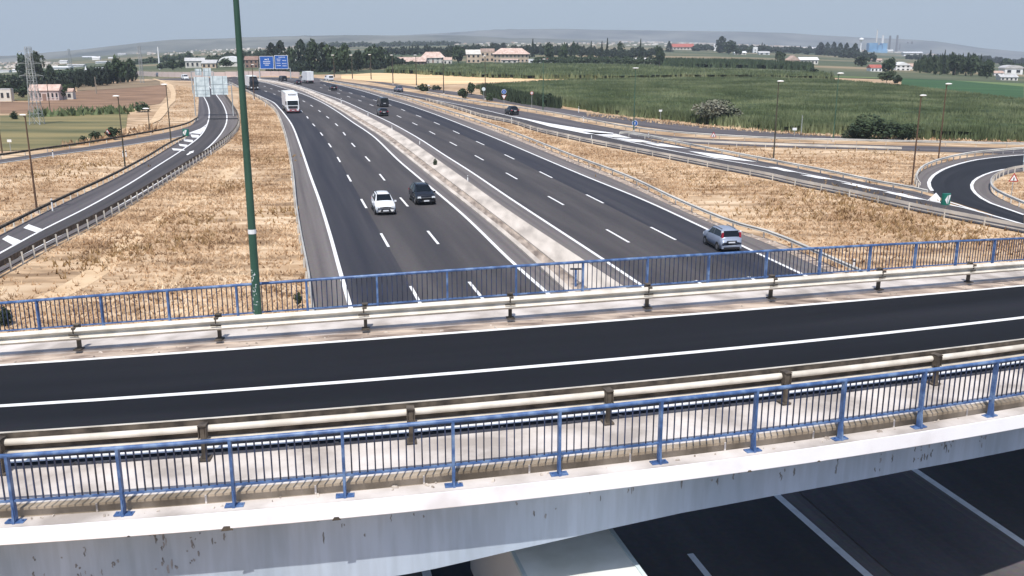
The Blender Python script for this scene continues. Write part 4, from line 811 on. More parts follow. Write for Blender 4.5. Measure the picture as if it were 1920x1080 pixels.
for x, y, sx_, n_ in [(360, 415, 1.6, 60), (170, 490, 1.8, 80), (420, 352, 1.6, 60), (352, 452, 1.5, 70), (255, 470, 1.2, 40), (520, 400, 1.2, 40), (505, 300, 1.5, 40), (1595, 380, 3.5, 160), (1545, 360, 3, 100), (1640, 288, 4, 70), (1480, 283, 4, 60), (1700, 425, 3.5, 160), (1640, 410, 3, 120), (1480, 400, 3, 70), (1350, 340, 3, 60), (1780, 440, 2.5, 120), (1230, 320, 3, 40), (90, 330, 2, 60), (180, 310, 2, 60)]:
    p = G(x, y); WX += list(rng.normal(p.x, sx_, n_)); WY += list(rng.normal(p.y, sx_ * 1.3, n_))
V, Fc = blades(np.array(WX), np.array(WY), .15, .55, .12, 4, 1.3); put('dead_weeds', arr_mesh('dead_weeds', V, Fc, M['weed']), kind='stuff', label='patches of brown dead weeds in the dry grass')
X, Y = scatter([(55, 221), (120, 219), (240, 214), (262, 206), (250, 203), (180, 209), (110, 211), (55, 213)], .35, 1500); V, Fc = blades(X, Y, .5, 1.6, 1.0, 4, .8); put('field_weeds', arr_mesh('field_weeds', V, Fc, M['reed']), kind='stuff', label='green weeds along the edge between pasture and ploughed field')
X, Y = scatter([(120, 281), (235, 258), (300, 246), (285, 236), (240, 244), (180, 262), (110, 275)], .8, 3000); V, Fc = blades(X, Y, .3, .9, .6, 4, .8); put('field_weeds', arr_mesh('field_weeds', V, Fc, M['drygrass']), kind='stuff', label='dry weeds along the verge behind the side road')

# ------------------------------------------------------------------ buildings
def building(x, by, wpx, ey, roof, rooftop, m, rm, label, depth=None, rz=0.0, win=(0, 0), door=False, name='house', cat='house', winh=0.3, garage=0):
    P = G(x, by); s = mpp(P); W_ = wpx * s; H_ = max(1.8, zat(P, ey) - P.z); RH = max(0.2, zat(P, rooftop) - zat(P, ey)); D_ = depth * W_ if depth else W_ * .6
    t = thing(name, label, cat, (P.x, P.y, P.z - 0.1), rz)
    MB().box((0, D_ / 2, H_ / 2), (W_, D_, H_)).obj('wall', M[m], t); o = 0.04 * W_; mb = MB(); a, b_ = W_ / 2 + o, D_ + o
    if roof == 'gable':
        mb.add([(-a, -o, H_ * .995), (a, -o, H_ * .995), (a, b_, H_ * .995), (-a, b_, H_ * .995), (-a, D_ / 2, H_ + RH), (a, D_ / 2, H_ + RH)], [(0, 1, 5, 4), (2, 3, 4, 5), (0, 4, 3), (1, 2, 5), (0, 3, 2, 1)])
    elif roof == 'front':
        mb.add([(-a, -o, H_ * .995), (a, -o, H_ * .995), (a, b_, H_ * .995), (-a, b_, H_ * .995), (0, -o, H_ + RH), (0, b_, H_ + RH)], [(0, 4, 5, 3), (1, 2, 5, 4), (0, 1, 4), (3, 5, 2), (0, 3, 2, 1)])
    elif roof == 'hip':
        k = a * .55; mb.add([(-a, -o, H_ * .995), (a, -o, H_ * .995), (a, b_, H_ * .995), (-a, b_, H_ * .995), (-k, D_ / 2, H_ + RH), (k, D_ / 2, H_ + RH)], [(0, 1, 5, 4), (2, 3, 4, 5), (0, 4, 3), (1, 2, 5), (0, 3, 2, 1)])
    elif roof == 'shed':
        mb.add([(-a, -o, H_), (a, -o, H_), (a, b_, H_ + RH), (-a, b_, H_ + RH), (-a, -o, H_ - .2), (a, -o, H_ - .2), (a, b_, H_ - .2), (-a, b_, H_ - .2)], [(0, 1, 2, 3), (4, 7, 6, 5), (0, 4, 5, 1), (3, 2, 6, 7), (0, 3, 7, 4), (1, 5, 6, 2)])
    elif roof == 'arch':
        pts = [(-a * math.cos(math.pi * k / 8), H_ + RH * math.sin(math.pi * k / 8)) for k in range(9)]; mb.prism(pts, -o, b_)
    else: mb.box((0, D_ / 2, H_ + RH / 2), (W_ * 1.02, D_ * 1.04, RH))
    mb.obj('roof', M[rm], t)
    nx, nz = win
    if nx:
        ww, wh = W_ / nx * .42, H_ / nz * .42; wm = MB().box((0, 0, 0), (ww, .12, wh)).mesh('window', M['window']); sm = MB().box((0, -.05, -wh / 2 - .05), (ww * 1.2, .25, .1)).mesh('sill', M['white'])
        for i in range(nx):
            for j in range(nz):
                if door and i == nx // 2 and j == 0: continue
                q = put('window', wm, t, (-W_ / 2 + W_ * (i + .5) / nx, -0.03, H_ * (j + .55) / nz))
                if wpx > 30: put('sill', sm, q)
    if door: MB().box((0, 0, 0), (max(.9, W_ * .05), .14, min(2.2, H_ * .7))).obj('door', M['brick'], t, loc=((0 if not nx else -W_ / 2 + W_ * (nx // 2 + .5) / nx), -.03, min(1.1, H_ * .35)))
    return t
B_ = building
B_(84, 189, 52, 169, 'gable', 158, 'pinkwall', 'tile', 'long low farmhouse with tiled roof and pale pink wall', .5, 0.12, (7, 1), True)
B_(124, 187, 26, 171, 'gable', 165, 'offwhite', 'tile', 'small white annex right of the farmhouse, half behind a tree', .6, 0.1, (2, 1))
B_(11, 190, 22, 168, 'flat', 165.5, 'offwhite', 'greyroof', 'white shed at the left picture edge beyond the pasture', .5, 0, (2, 1), name='shed', cat='shed')
B_(366, 128, 34, 114, 'gable', 108, 'offwhite', 'greyroof', 'pale shed with sloping roof left of the sign gantry', .6, .25, (4, 1), name='shed', cat='shed')
B_(392, 129, 26, 118, 'shed', 112, 'tanwall', 'greyroof', 'tan shed behind the upper sign panels', .6, .1, (3, 1), name='shed', cat='shed')
B_(430, 126, 36, 116, 'arch', 105, 'offwhite', 'white', 'white arched hall behind the green column', .6, 0, (0, 0), name='hall', cat='hall')
B_(472, 128, 24, 112, 'gable', 105, 'brick', 'brick', 'brown brick house left of the blue signs', .7, .1, (3, 2))
B_(552, 124, 18, 112, 'flat', 110.5, 'offwhite', 'white', 'white flat roofed hut right of the blue signs', .6, 0, (2, 1), name='hut', cat='hut')
B_(578, 133, 8, 123, 'flat', 122, 'offwhite', 'white', 'tiny white kiosk above the box truck', .8, name='kiosk', cat='kiosk')
B_(604, 129, 14, 121, 'front', 119, 'tanwall', 'white', 'small cream hut in front of the dark trees', .7, 0, name='hut', cat='hut')
B_(769, 123, 56, 115, 'gable', 107, 'brick', 'tile', 'long low house with terracotta roof beside the bush', .5, -.05, (7, 1))
B_(812, 119, 44, 108, 'hip', 97, 'offwhite', 'tile', 'two storey villa with broad terracotta roof', .6, .1, (5, 2), True)
B_(839, 122, 16, 112, 'gable', 107, 'offwhite', 'tile', 'small white house with tiled roof right of the broad villa', .8, 0, (2, 1))
B_(888, 119, 26, 101, 'shed', 93, 'tanwall', 'offwhite', 'cream villa with stepped sloping roof', .8, .1, (3, 2))
B_(914, 117, 26, 97, 'flat', 91, 'tanwall', 'tile', 'cream middle wing between the two villas', .8, 0, (3, 2))
B_(958, 118, 66, 101, 'hip', 90, 'tanwall', 'tile', 'long two storey villa with hipped tile roof and many windows', .5, -.04, (9, 2), True)
B_(955, 119, 30, 112, 'gable', 110, 'offwhite', 'tile', 'low white annex in front of the long villa', .4, 0, (3, 1))
B_(1002, 119, 22, 112, 'flat', 110.5, 'white', 'white', 'white low garage next to the long villa', .5, 0, (2, 1), name='garage', cat='garage')
B_(1025, 118.5, 20, 110.5, 'flat', 109, 'white', 'redroof', 'white low building with thin roof right of the garage', .5, 0, (3, 1))
B_(1084, 101, 15, 94, 'front', 91, 'white', 'white', 'small white cottage among the far trees', .7, 0, (2, 1))
B_(1206, 120, 44, 116, 'hip', 110, 'offwhite', 'greyroof', 'low hut with grey green roof behind the maize', .5, 0, name='hut', cat='hut')
B_(1281, 94, 38, 88, 'gable', 82, 'offwhite', 'redroof', 'far warehouse with red roof right of the conifer', .5, 0, (6, 1), name='warehouse', cat='warehouse')
B_(1388, 103, 22, 99, 'gable', 96, 'offwhite', 'white', 'low pale house right of the wide willow', .6, 0, (3, 1))
B_(1433, 103, 20, 99, 'gable', 96, 'white', 'greyroof', 'white cottage right of the thin cypress', .6, 0, (2, 1))
B_(1416, 100, 8, 92, 'flat', 88, 'white', 'white', 'narrow white house between two dark trees', .8, 0, (1, 2))
B_(1341, 96, 6, 86, 'flat', 83, 'white', 'white', 'slim white tower house left of the tall tree block', .8, 0)
B_(1488, 121, 24, 113, 'front', 104, 'tanwall', 'tile', 'tan farmhouse with gable facing the camera', .7, .1, (3, 1), True)
B_(1517, 121, 34, 112, 'gable', 107, 'offwhite', 'white', 'long pale barn attached right of the tan farmhouse', .6, .05, (5, 1), name='barn', cat='barn')
B_(1643, 135, 22, 127, 'gable', 121, 'white', 'redroof', 'white house with dark red roof right of the spreading tree', .8, .1, (3, 1))
B_(1645, 117, 18, 113, 'gable', 110, 'offwhite', 'tile', 'small tiled house below the blue factory', .7, 0, (2, 1))
B_(1693, 133, 28, 122, 'front', 116, 'white', 'white', 'bright white two gabled house behind the large green tree', .7, .1, (3, 2))
B_(1708, 131, 16, 124, 'gable', 119, 'white', 'tile', 'white wing right of the bright white house', .7, .1, (2, 1))
B_(1738, 134, 26, 130.5, 'gable', 128, 'white', 'white', 'low white shed in the dark wood', .5, 0, name='shed', cat='shed')
B_(1873, 143, 18, 137, 'gable', 133, 'white', 'tile', 'left white farm building at the far right', .7, 0, (2, 1))
B_(1900, 140, 34, 128, 'arch', 122, 'white', 'greyroof', 'white arched barn at the right picture edge', .7, 0, (2, 1), name='barn', cat='barn')
B_(1892, 152, 32, 146, 'gable', 141, 'offwhite', 'greyroof', 'low farm building with pale roof before the arched barn', .6, 0, (4, 1))
B_(1871, 117, 10, 114, 'gable', 112, 'white', 'white', 'tiny far white house above the dark wood', .7)
for i, (x, by, wpx, ey, rt, lb) in enumerate([(8, 137, 18, 133.5, 132, 'white warehouse at the far left edge'), (34, 136, 22, 131.5, 130, 'white warehouse left of the large tree'), (119, 120, 14, 115, 112.5, 'small far white factory right of the pylon'), (112, 131, 36, 127.5, 125.5, 'left half of the long white warehouse behind the wood'), (141, 126.5, 30, 123, 121, 'right half of the long white warehouse behind the wood'),
        (180, 113, 14, 108, 106, 'far white block of flats on the plain'), (191, 119.5, 24, 116.5, 115, 'low white hall beneath the far flats'), (165, 108.5, 22, 107, 105.5, 'grey hall left of the far flats'), (228, 104, 14, 101.5, 100, 'far white hall near the ridge'), (208, 110.5, 10, 108, 107, 'small far white hall right of the flats'), (190, 133, 24, 130, 129, 'pale hall right of the church spire')]):
    B_(x, by, wpx, ey, 'gable', rt, 'white', 'white' if i % 2 else 'greyroof', lb, .5, 0, name='warehouse', cat='warehouse')
for i, (x, by, wpx, ey, rt, lb) in enumerate([(1712, 104, 34, 99, 97, 'long pale storage hall right of the factory chimneys'), (1668, 99, 12, 95, 93, 'small pale factory hall among the chimneys'), (1718, 107.5, 40, 105, 103.5, 'low grey roofed hall in front of the storage hall'), (1460, 96, 20, 92, 90, 'far white halls left of the poplar row'), (1522, 95, 20, 91, 88.5, 'far white hall with pointed roof'), (985, 68, 0, 0, 0, ''), (1050, 79.5, 60, 77.8, 77, 'long far white hall at the plain edge, left'), (1150, 81, 50, 79, 78, 'long far white hall at the plain edge, right')]):
    if wpx: B_(x, by, wpx, ey, 'gable', rt, 'offwhite', 'white', lb, .4, 0, name='warehouse', cat='warehouse')
# distant town that nobody could count
mb = MB()
for i in range(900):
    if i % 3 == 0: x, y = random.uniform(230, 560), random.uniform(84, 104)
    elif i % 3 == 1: x, y = random.uniform(840, 1500), random.uniform(75, 86) + 3 * random.random()
    else: x, y = random.choice([(random.uniform(1400, 1760), random.uniform(86, 98)), (random.uniform(0, 120), random.uniform(118, 130))])
    P = G(x, y, 0, 3600); s = mpp(P); a = random.uniform(2, 7) * s; mb.box((P.x, P.y, P.z + s * 1.2), (a, a * .6, s * random.uniform(2.0, 4.2)), random.uniform(-.4, .4))
mb.obj('distant_town', mat('distant town walls', sh((170, 150, 132)), sh((238, 232, 224)), 0.02, 0.9, coords='World', detail=2), kind='stuff', label='distant scattered pale houses on the plain')
# church spire
P = G(162, 141); s = mpp(P); t = thing('church', 'small white church spire rising from the left wood', 'church', P); h = zat(P, 131) - P.z
MB().box((0, 0, h / 2), (4.5 * s, 4.5 * s, h)).obj('tower', M['white'], t); mb = MB(); mb.tube((0, 0, h), (0, 0, zat(P, 123) - P.z), 2.2 * s, .2 * s, 6); mb.obj('spire', M['white'], t); MB().box((7 * s, 0, h * .3), (10 * s, 6 * s, h * .6)).obj('nave', M['offwhite'], t)
# boundary wall in pieces behind the motorway
WQ = gcurve([(232, 142), (300, 144.5), (362, 145), (457, 143.5), (510, 143), (562, 144.5)], 4); t = thing('boundary_wall', 'long pale pinkish wall behind the far end of the motorway', 'wall'); L = lens_(WQ); n = int(L[-1] / 5); pmh = None
for k in range(n):
    a, b_ = at(WQ, L, L[-1] * k / n), at(WQ, L, L[-1] * (k + .97) / n); d = b_ - a; hgt = 10 * mpp(a)
    if pmh is None: pmh = MB().box((.5, 0, .5), (1, .3, 1)).mesh('panel', M['pinkwall'])
    put('panel', pmh, t, (a.x, a.y, a.z - .05), math.atan2(d.y, d.x), scale=(d.length, 1, hgt * random.uniform(.94, 1.0)))
ribbon('motorway', gcurve([(225, 143), (300, 146), (362, 146.5), (440, 145.5), (520, 145), (600, 150)], 4), gcurve([(225, 145), (300, 150), (362, 152), (437, 160), (500, 152), (600, 158)], 4), M['lane_old'], 0.02, kind='structure', label='far bend of the motorway', across=3)
# factory
FX = lambda x, by: G(x, by)
t = thing('factory', 'blue clad power station block among chimneys on the horizon', 'factory', G(1643, 99)); P = t.location; s = mpp(P)
for i, (x0, x1, yt) in enumerate([(1626, 1642, 80.5), (1643, 1650, 84), (1651, 1660, 81)]):
    h = zat(P, yt) - P.z; MB().box((((x0 + x1) / 2 - 1643) * s, 0, h / 2), ((x1 - x0) * s, 14 * s, h)).obj('block', M['factory'], t)
MB().box((-1 * s, -8 * s, 2.6 * s), (36 * s, 4 * s, 5.2 * s)).obj('annex', M['factory'], t)
for i, (x, yt, r, m, lb) in enumerate([(1641.5, 56, 1.0, 'offwhite', 'tall pale chimney on the blue factory'), (1653, 66, 1.7, 'white', 'short white chimney with black top on the blue factory'), (1666.5, 67, 1.5, 'lattice', 'first dark chimney right of the blue factory'), (1680, 66, 1.5, 'lattice', 'tallest dark chimney right of the blue factory'), (1686, 82, .8, 'lattice', 'thin short chimney beside the tallest dark one'), (1700, 79, 1.6, 'lattice', 'left of the two squat chimneys at the factory end'), (1708, 78, 1.8, 'lattice', 'right of the two squat chimneys at the factory end')]):
    P = G(x, 98); s = mpp(P); h = zat(P, yt) - P.z; t = thing('chimney', lb, 'chimney', P, 0, 'factory chimneys'); MB().tube((0, 0, 0), (0, 0, h), r * s * 1.5, r * s * 1.2, 8).obj('shaft', M['dark_and_shaded' if m == 'lattice' else m], t); MB().tube((0, 0, h * .93), (0, 0, h * 1.01), r * s * 1.2, r * s * 1.2, 8).obj('rim', M['black'], t)
P = G(1613, 99); s = mpp(P); t = thing('water_tower', 'white mushroom shaped water tower left of the blue factory', 'water tower', P); h = zat(P, 74) - P.z; MB().tube((0, 0, 0), (0, 0, h), 1.6 * s, 1.1 * s, 8).obj('stem', M['white'], t); MB().ball((0, 0, h), (4.6 * s, 4.6 * s, 3.2 * s), 12, 8).obj('tank', M['white'], t)

# ------------------------------------------------------------------ pylons, poles, lamps
def lattice(x, by, ty, wb, wt, arms, label, name='pylon', rk=.55):
    P = G(x, by); s = mpp(P); h = zat(P, ty) - P.z; t = thing(name, label, 'pylon', P); mb = MB(); a, b_ = wb * s / 2, wt * s / 2; r = rk * s; n = 7
    lv = [(a + (b_ - a) * min(1, (k / n) ** .7), h * k / n) for k in range(n + 1)]
    for (w0, z0), (w1, z1) in zip(lv, lv[1:]):
        c0 = [(-w0, -w0), (w0, -w0), (w0, w0), (-w0, w0)]; c1 = [(-w1, -w1), (w1, -w1), (w1, w1), (-w1, w1)]
        for k in range(4):
            p, q = c0[k], c0[(k + 1) % 4]; u, v = c1[k], c1[(k + 1) % 4]
            mb.tube((*p, z0), (*u, z1), r, r, 4); mb.tube((*p, z0), (*v, z1), r * .6, r * .6, 3, False); mb.tube((*q, z0), (*u, z1), r * .6, r * .6, 3, False); mb.tube((*u, z1), (*v, z1), r * .6, r * .6, 3, False)
    mb.obj('mast', M['lattice'], t)
    for y, hw in arms:
        z = zat(P, y) - P.z; mb = MB(); mb.tube((-hw * s, 0, z), (hw * s, 0, z), r * .7, r * .7, 4); mb.tube((-hw * s, 0, z), (0, 0, z + 5 * s), r * .5, r * .5, 4); mb.tube((hw * s, 0, z), (0, 0, z + 5 * s), r * .5, r * .5, 4)
        for k in (-1, 1): mb.tube((k * hw * s, 0, z), (k * hw * s, 0, z - 3 * s), r * .6, r * .6, 4)
        mb.obj('arm', M['lattice'], t)
lattice(70, 234, 88, 20, 8, [(97, 19), (119, 22), (142, 22)], 'large steel lattice pylon with three arms on the pasture')
lattice(133, 132, 92, 6, 2.5, [(96, 6), (102, 7)], 'small distant lattice pylon against the ridge', rk=.22)
lattice(267, 156, 86, 6, 4, [(88, 8), (137, 9)], 'slender lattice mast left of the white mast', rk=.28)
def pole(x, by, ty, r_px, m, label, cat='pole', name='utility_pole', rtop=None, group=None):
    P = G(x, by); s = mpp(P); h = zat(P, ty) - P.z; t = thing(name, label, cat, P, 0, group); MB().tube((0, 0, 0), (0, 0, h), r_px * s, (rtop or r_px * .7) * s, 6).obj('shaft', M[m], t); return t, P, s, h
for a in [(299.5, 131, 88, 1.6, 'white', 'tall white mast left of the white sheds'), (181, 176, 144, 1.0, 'wood', 'pale wooden pole at the edge of the ploughed field'), (94, 207, 152, .8, 'lampdark', 'thin pole in front of the farmhouse'), (23, 191, 166, 1.2, 'wood', 'greenish pole beside the white shed'), (1502, 252, 216, .8, 'lattice', 'thin steel pole at the maize edge right of the white plate')]:
    t, P, s, h = pole(*a); MB().box((0, 0, h * .97), (4 * s, .5 * s, .6 * s)).obj('crossarm', M['lampdark'], t)
def lamp(x, by, tx, ty, m, label, twin=False, head=5.0, r=None, group='street lamps along the interchange'):
    P = G(x, by); s = mpp(P); h = zat(P, ty) - P.z; t = thing('street_lamp', label, 'street lamp', P, 0, group); r = r or max(.08, .8 * s)
    MB().tube((0, 0, 0), (0, 0, h), r * 1.25, r * .7, 8).obj('pole', M[m], t); MB().box((0, 0, .15), (r * 4, r * 4, .3)).obj('base', M['concrete'], t)
    for k in ((-1, 1) if twin else ((1 if tx >= x else -1),)):
        hl = head * s; a = MB(); a.tube((0, 0, h * .985), (k * hl * .55, -.1, h + .12), r * .5, r * .4, 5); o = a.obj('arm', M[m], t)
        MB().ball((k * hl * .45, -.1, h + .12), (hl, .5 * hl, .24 * hl), 10, 6).obj('lamp_head', M['lamphead'], t)
for a in [(235, 317, 232, 182, 'lampdark', 'dark street lamp in the dry grass between both slip roads'), (70, 400, 57, 218, 'lampbrown', 'tall dark street lamp at the left slip road guardrail'), (321, 269, 317, 160, 'lampdark', 'dark street lamp next to the green gore sign'), (5, 292, 0, 196, 'lampbrown', 'dark street lamp cut by the left picture edge'), (281, 248, 279, 205, 'lampdark', 'short dark lamp beside the farm track'),
          (832, 177, 831, 108, 'lampdark', 'lamp post in front of the tiled villa'), (910, 187, 909, 106, 'lampdark', 'lamp post in front of the cream villa'), (1018, 210, 1018, 112, 'lampgreen', 'lamp post in front of the white garage'), (1450, 301, 1452, 154, 'lampdark', 'lamp post on the grass island left of the big shrub'), (1562, 266, 1564, 139, 'lampgreen', 'green lamp post before the maize left of the big shrub'),
          (1709, 352, 1723, 181, 'lampbrown', 'brown lamp post just before the loop road bend'), (1759, 302, 1769, 159, 'lampbrown', 'brown lamp post behind the loop road guardrail'), (457, 176, 457, 122, 'lampdark', 'lamp post right of the thick green column'), (477, 188, 477, 122, 'lampbrown', 'lamp post in front of the dark fronted lorry'),
          (661, 149, 660, 104, 'lampdark', 'second lamp of the row before the dark wood'), (696, 150, 694, 103, 'lampdark', 'third lamp of the row before the dark wood'), (737, 158, 736, 104, 'lampdark', 'fourth lamp of the row before the dark wood'), (781, 162, 778, 104, 'lampdark', 'lamp in front of the low tiled house'), (627, 146, 626, 104, 'lampdark', 'first lamp of the row before the dark wood')]:
    x, by, tx, ty, m, lb = a; lamp(x, by, tx, ty, m, lb, head=6.5 if ty > 130 else 3.0)
lamp(1188, 247, 1187, 129, 'lampgreen', 'green twin headed street lamp by the round blue sign', True, 4.0)

# the thick green column on the far walkway of the overpass
p0 = bw(-7.42, 27.75, 0.10); t = thing('lamp_column', 'thick green steel column on the far walkway, rising out of the frame', 'lamp column', p0)
MB().tube((0, 0, 0.03), (0, 0, 12.5), .125, .062, 16, False).obj('shaft', M['greenpole'], t, smooth=True)
MB().box((0, 0, .02), (.55, .5, .04)).obj('base_plate', M['concrete'], t)
MB().tube((0, 0, 2.80), (0, 0, 2.93), .118, .117, 12, False).obj('sticker', M['white'], t)
MB().box((0, -.118, .55), (.10, .03, .32)).obj('hatch', M['greenpole'], t)
gm = MB(); rr = random.Random(4)
for k in range(34):
    z = rr.uniform(.15, 1.75); a = rr.uniform(-2.4, -1.2); r_ = .1235 - z * .004; x, y = math.cos(a) * r_, math.sin(a) * r_; ll = rr.uniform(.02, .09); gm.box((x, y, z), (.012, .012, ll), a, 1) if k % 2 else gm.box((x, y, z), (.008, .05, .014), a)
gm.obj('graffiti', M['white'], t)
MB().tube((0, 0, 12.4), (1.9, -.6, 13.0), .05, .035, 8).obj('arm', M['greenpole'], t); MB().ball((2.1, -.66, 13.0), (.42, .18, .1), 10, 6).obj('lamp_head', M['lamphead'], t)

# ------------------------------------------------------------------ signs
def signpost(x, by, ty, rpx, shape, label, m='signblue', heading=0.0, sym=None):
    P = G(x, by); s = mpp(P); h = zat(P, ty) - P.z; r = rpx * s; t = thing('traffic_sign', label, 'traffic sign', P, heading)
    MB().tube((0, .04, 0), (0, .04, h), .04, .04, 6).obj('post', M['lattice'], t)
    def disc(name, rr_, n, mm, y, rot=0.0, zc=0): pts = [(rr_ * math.cos(rot + 2 * math.pi * k / n), h + zc + rr_ * math.sin(rot + 2 * math.pi * k / n)) for k in range(n)]; return MB().prism(pts, y, y - .012).obj(name, M[mm], t)
    if shape == 'round_blue': disc('rim', r * 1.12, 20, 'white', 0); disc('face', r, 20, 'signblue', -.015); MB().box((0, -.04, h), (r * .22, .012, r * 1.1)).obj('arrow', M['white'], t)
    elif shape == 'round_red': disc('rim', r * 1.12, 20, 'signred', 0); disc('face', r * .8, 20, 'white', -.015); MB().box((-.25 * r, -.04, h), (r * .14, .012, r * .7)).box((.25 * r, -.04, h), (r * .3, .012, r * .7)).obj('lettering', M['black'], t)
    elif shape == 'tri': disc('rim', r * 1.15, 3, 'signred', 0, math.pi / 2); disc('face', r * .78, 3, 'white', -.015, math.pi / 2); MB().box((0, -.04, h - .05 * r), (r * .2, .012, r * .55)).obj('symbol', M['black'], t)
    elif shape == 'yield': disc('rim', r * 1.15, 3, 'signred', 0, -math.pi / 2); disc('face', r * .72, 3, 'white', -.015, -math.pi / 2)
    elif shape == 'oct': disc('panel', r, 8, 'signback', 0, math.pi / 8)
    elif shape == 'plate': MB().box((0, -.01, h), (r * 2, .02, r * 1.2)).obj('panel', M['white'], t)
    return t, h, r, P, s
signpost(945, 203, 172, 4.0, 'round_blue', 'round blue arrow sign above a yield triangle on the verge')
P = G(945, 203); s = mpp(P); t = bpy.data.objects['traffic_sign']; h = zat(P, 181) - P.z; pts = [(4.4 * s * math.cos(-math.pi / 2 + 2.0944 * k), h + 4.4 * s * math.sin(-math.pi / 2 + 2.0944 * k)) for k in range(3)]; MB().prism(pts, -.01, -.03).obj('yield_face', M['white'], t); MB().prism([(p[0] * 1.3, (p[1] - h) * 1.3 + h) for p in pts], 0.0, -.008).obj('yield_rim', M['signred'], t)
signpost(997, 207, 174.5, 2.8, 'round_red', 'round red rimmed speed limit sign right of the blue arrow sign')
signpost(907, 190, 167, 3.6, 'oct', 'grey back of an octagonal sign beside a round shrub')
signpost(1190, 247, 231, 4.8, 'round_blue', 'round blue arrow sign at the foot of the green twin lamp')
signpost(968, 186, 173, 2.6, 'plate', 'small white plate in front of the dark reeds')
signpost(1238, 224, 207.5, 3.0, 'plate', 'small white plate at the maize edge right of the twin lamp')
signpost(1489, 256, 242, 4.0, 'plate', 'small white plate by the maize left of a thin steel pole')
signpost(1337, 268, 254, 6.0, 'tri', 'red rimmed warning triangle behind the exit road guardrail')
signpost(1896, 371, 335, 9.5, 'tri', 'large red rimmed warning triangle inside the loop road')
signpost(203, 263, 248, 5.4, 'tri', 'small warning triangle beside a dark bush at the side road')
signpost(20, 284, 264, 4.0, 'plate', 'pale marker plate on the pasture at the far left')
signpost(804, 175, 160, 2.0, 'plate', 'small white plate right of the shrubs by the motorway')
def gore(x, by, wpx, hpx, label):
    P = G(x, by); s = mpp(P); t = thing('gore_marker', label, 'road marker', P, .0); w_, h_ = wpx * s, hpx * s; n = 10
    vs_ = []; 
    for k in range(n + 1):
        a = math.pi * k / n; vs_ += [(w_ / 2 * math.cos(a), -w_ / 2 * math.sin(a), 0), (w_ / 2 * math.cos(a) * .95, -w_ / 2 * math.sin(a) * .95, h_)]
    MB().add(vs_, [(2 * k, 2 * k + 2, 2 * k + 3, 2 * k + 1) for k in range(n)] + [tuple(range(1, 2 * n + 2, 2))]).obj('shell', M['signgreen'], t)
    MB().add([(-w_ * .3, -w_ * .52, h_ * .5), (-.02 * w_, -w_ * .53, h_ * .9), (-.02 * w_, -w_ * .53, h_ * .1)], [(0, 2, 1)]).add([(w_ * .05, -w_ * .53, h_ * .9), (w_ * .33, -w_ * .45, h_ * .9), (w_ * .05, -w_ * .53, h_ * .12)], [(0, 2, 1)]).obj('arrow', M['white'], t)
gore(349, 255, 12, 13, 'green rounded gore marker at the nose of the left slip road'); gore(1772, 384, 17, 22, 'green rounded gore marker with white arrow at the loop road nose')
# tall white sign back at the right picture edge
P = G(1921, 318); s = mpp(P); t = thing('direction_sign', 'tall white sign panel cut by the right picture edge', 'road sign', P); MB().box((0, 0, 0), (9 * s, .06, 42 * s)).obj('panel', M['signback'], t, loc=(0, 0, zat(P, 283) - P.z)); MB().tube((-2.5 * s, .08, 0), (-2.5 * s, .08, zat(P, 290) - P.z), .07).tube((2.5 * s, .08, 0), (2.5 * s, .08, zat(P, 290) - P.z), .07).obj('post', M['lattice'], t)
# gantries with sign backs
def gantry(x0, x1, by, beamy, panels, label, back=True, m='signback'):
    P = G((x0 + x1) / 2, by); s = mpp(P); t = thing('sign_gantry', label, 'gantry', P); zb = zat(P, beamy) - P.z; xm = (x0 + x1) / 2; mb = MB()
    for x in (x0, x1): MB().box(((x - xm) * s, .3, zb / 2), (1.6 * s, 1.6 * s, zb)).obj('column', M['lattice'], t)
    mb.box((0, .3, zb), ((x1 - x0) * s, 1.2 * s, 1.4 * s)).obj('beam', M['lattice'], t)
    for (a, b_, c, d) in panels:
        w_, h_ = (b_ - a) * s, (d - c) * s; zc = zat(P, (c + d) / 2) - P.z; xc = ((a + b_) / 2 - xm) * s
        p = MB().box((0, 0, 0), (w_, .08, h_)).obj('panel', M[m], t, loc=(xc, 0, zc))
        if back:
            for u in (-.36, .22): MB().box((u * w_, -.07, 0), (.9 * s, .06, h_)).obj('bracket', M['signbar'], p)
            for u in (.05, -.18, -.36): MB().box((0, -.055, u * h_), (w_ * .98, .03, .5 * s)).obj('bracket', M['signbar'], p)
        else:
            MB().box((0, -.05, h_ / 2 - .35 * s), (w_, .02, .7 * s)).box((0, -.05, -h_ / 2 + .35 * s), (w_, .02, .7 * s)).box((-w_ / 2 + .35 * s, -.051, 0), (.7 * s, .02, h_)).box((w_ / 2 - .35 * s, -.051, 0), (.7 * s, .02, h_)).obj('border', M['white'], p)
            mb2 = MB()
            if a < 510:
                for z_, l_ in ((.08, .52), (-.06, .5), (-.2, .3)): 
                    for q in range(int(l_ * 16)): mb2.box((-l_ * w_ / 2 + (q + .5) * l_ * w_ / int(l_ * 16), -.05, z_ * h_), (l_ * w_ / int(l_ * 16) * .62, .02, 1.5 * s))
                mb2.box((.12 * w_, -.05, .25 * h_), (1.2 * s, .02, 3.5 * s)); mb2.box((-.06 * w_, -.05, .24 * h_), (4.5 * s, .02, 1.4 * s))
            else:
                for z_, x_, l_ in ((.36, .05, .5), (.22, -.2, .3), (.1, -.2, .25), (.12, .22, .3), (-.08, -.22, .3), (-.1, .2, .34), (-.25, -.2, .32), (-.27, .22, .3)):
                    for q in range(5): mb2.box((x_ * w_ - l_ * w_ / 2 + (q + .5) * l_ * w_ / 5, -.05, z_ * h_), (l_ * w_ / 5 * .62, .02, 1.3 * s))
            mb2.obj('lettering', M['white'], p)
gantry(366, 437, 218, 160, [(369, 397, 145, 181), (400, 431, 143, 177)], 'gantry over the left slip road with two large sign backs')
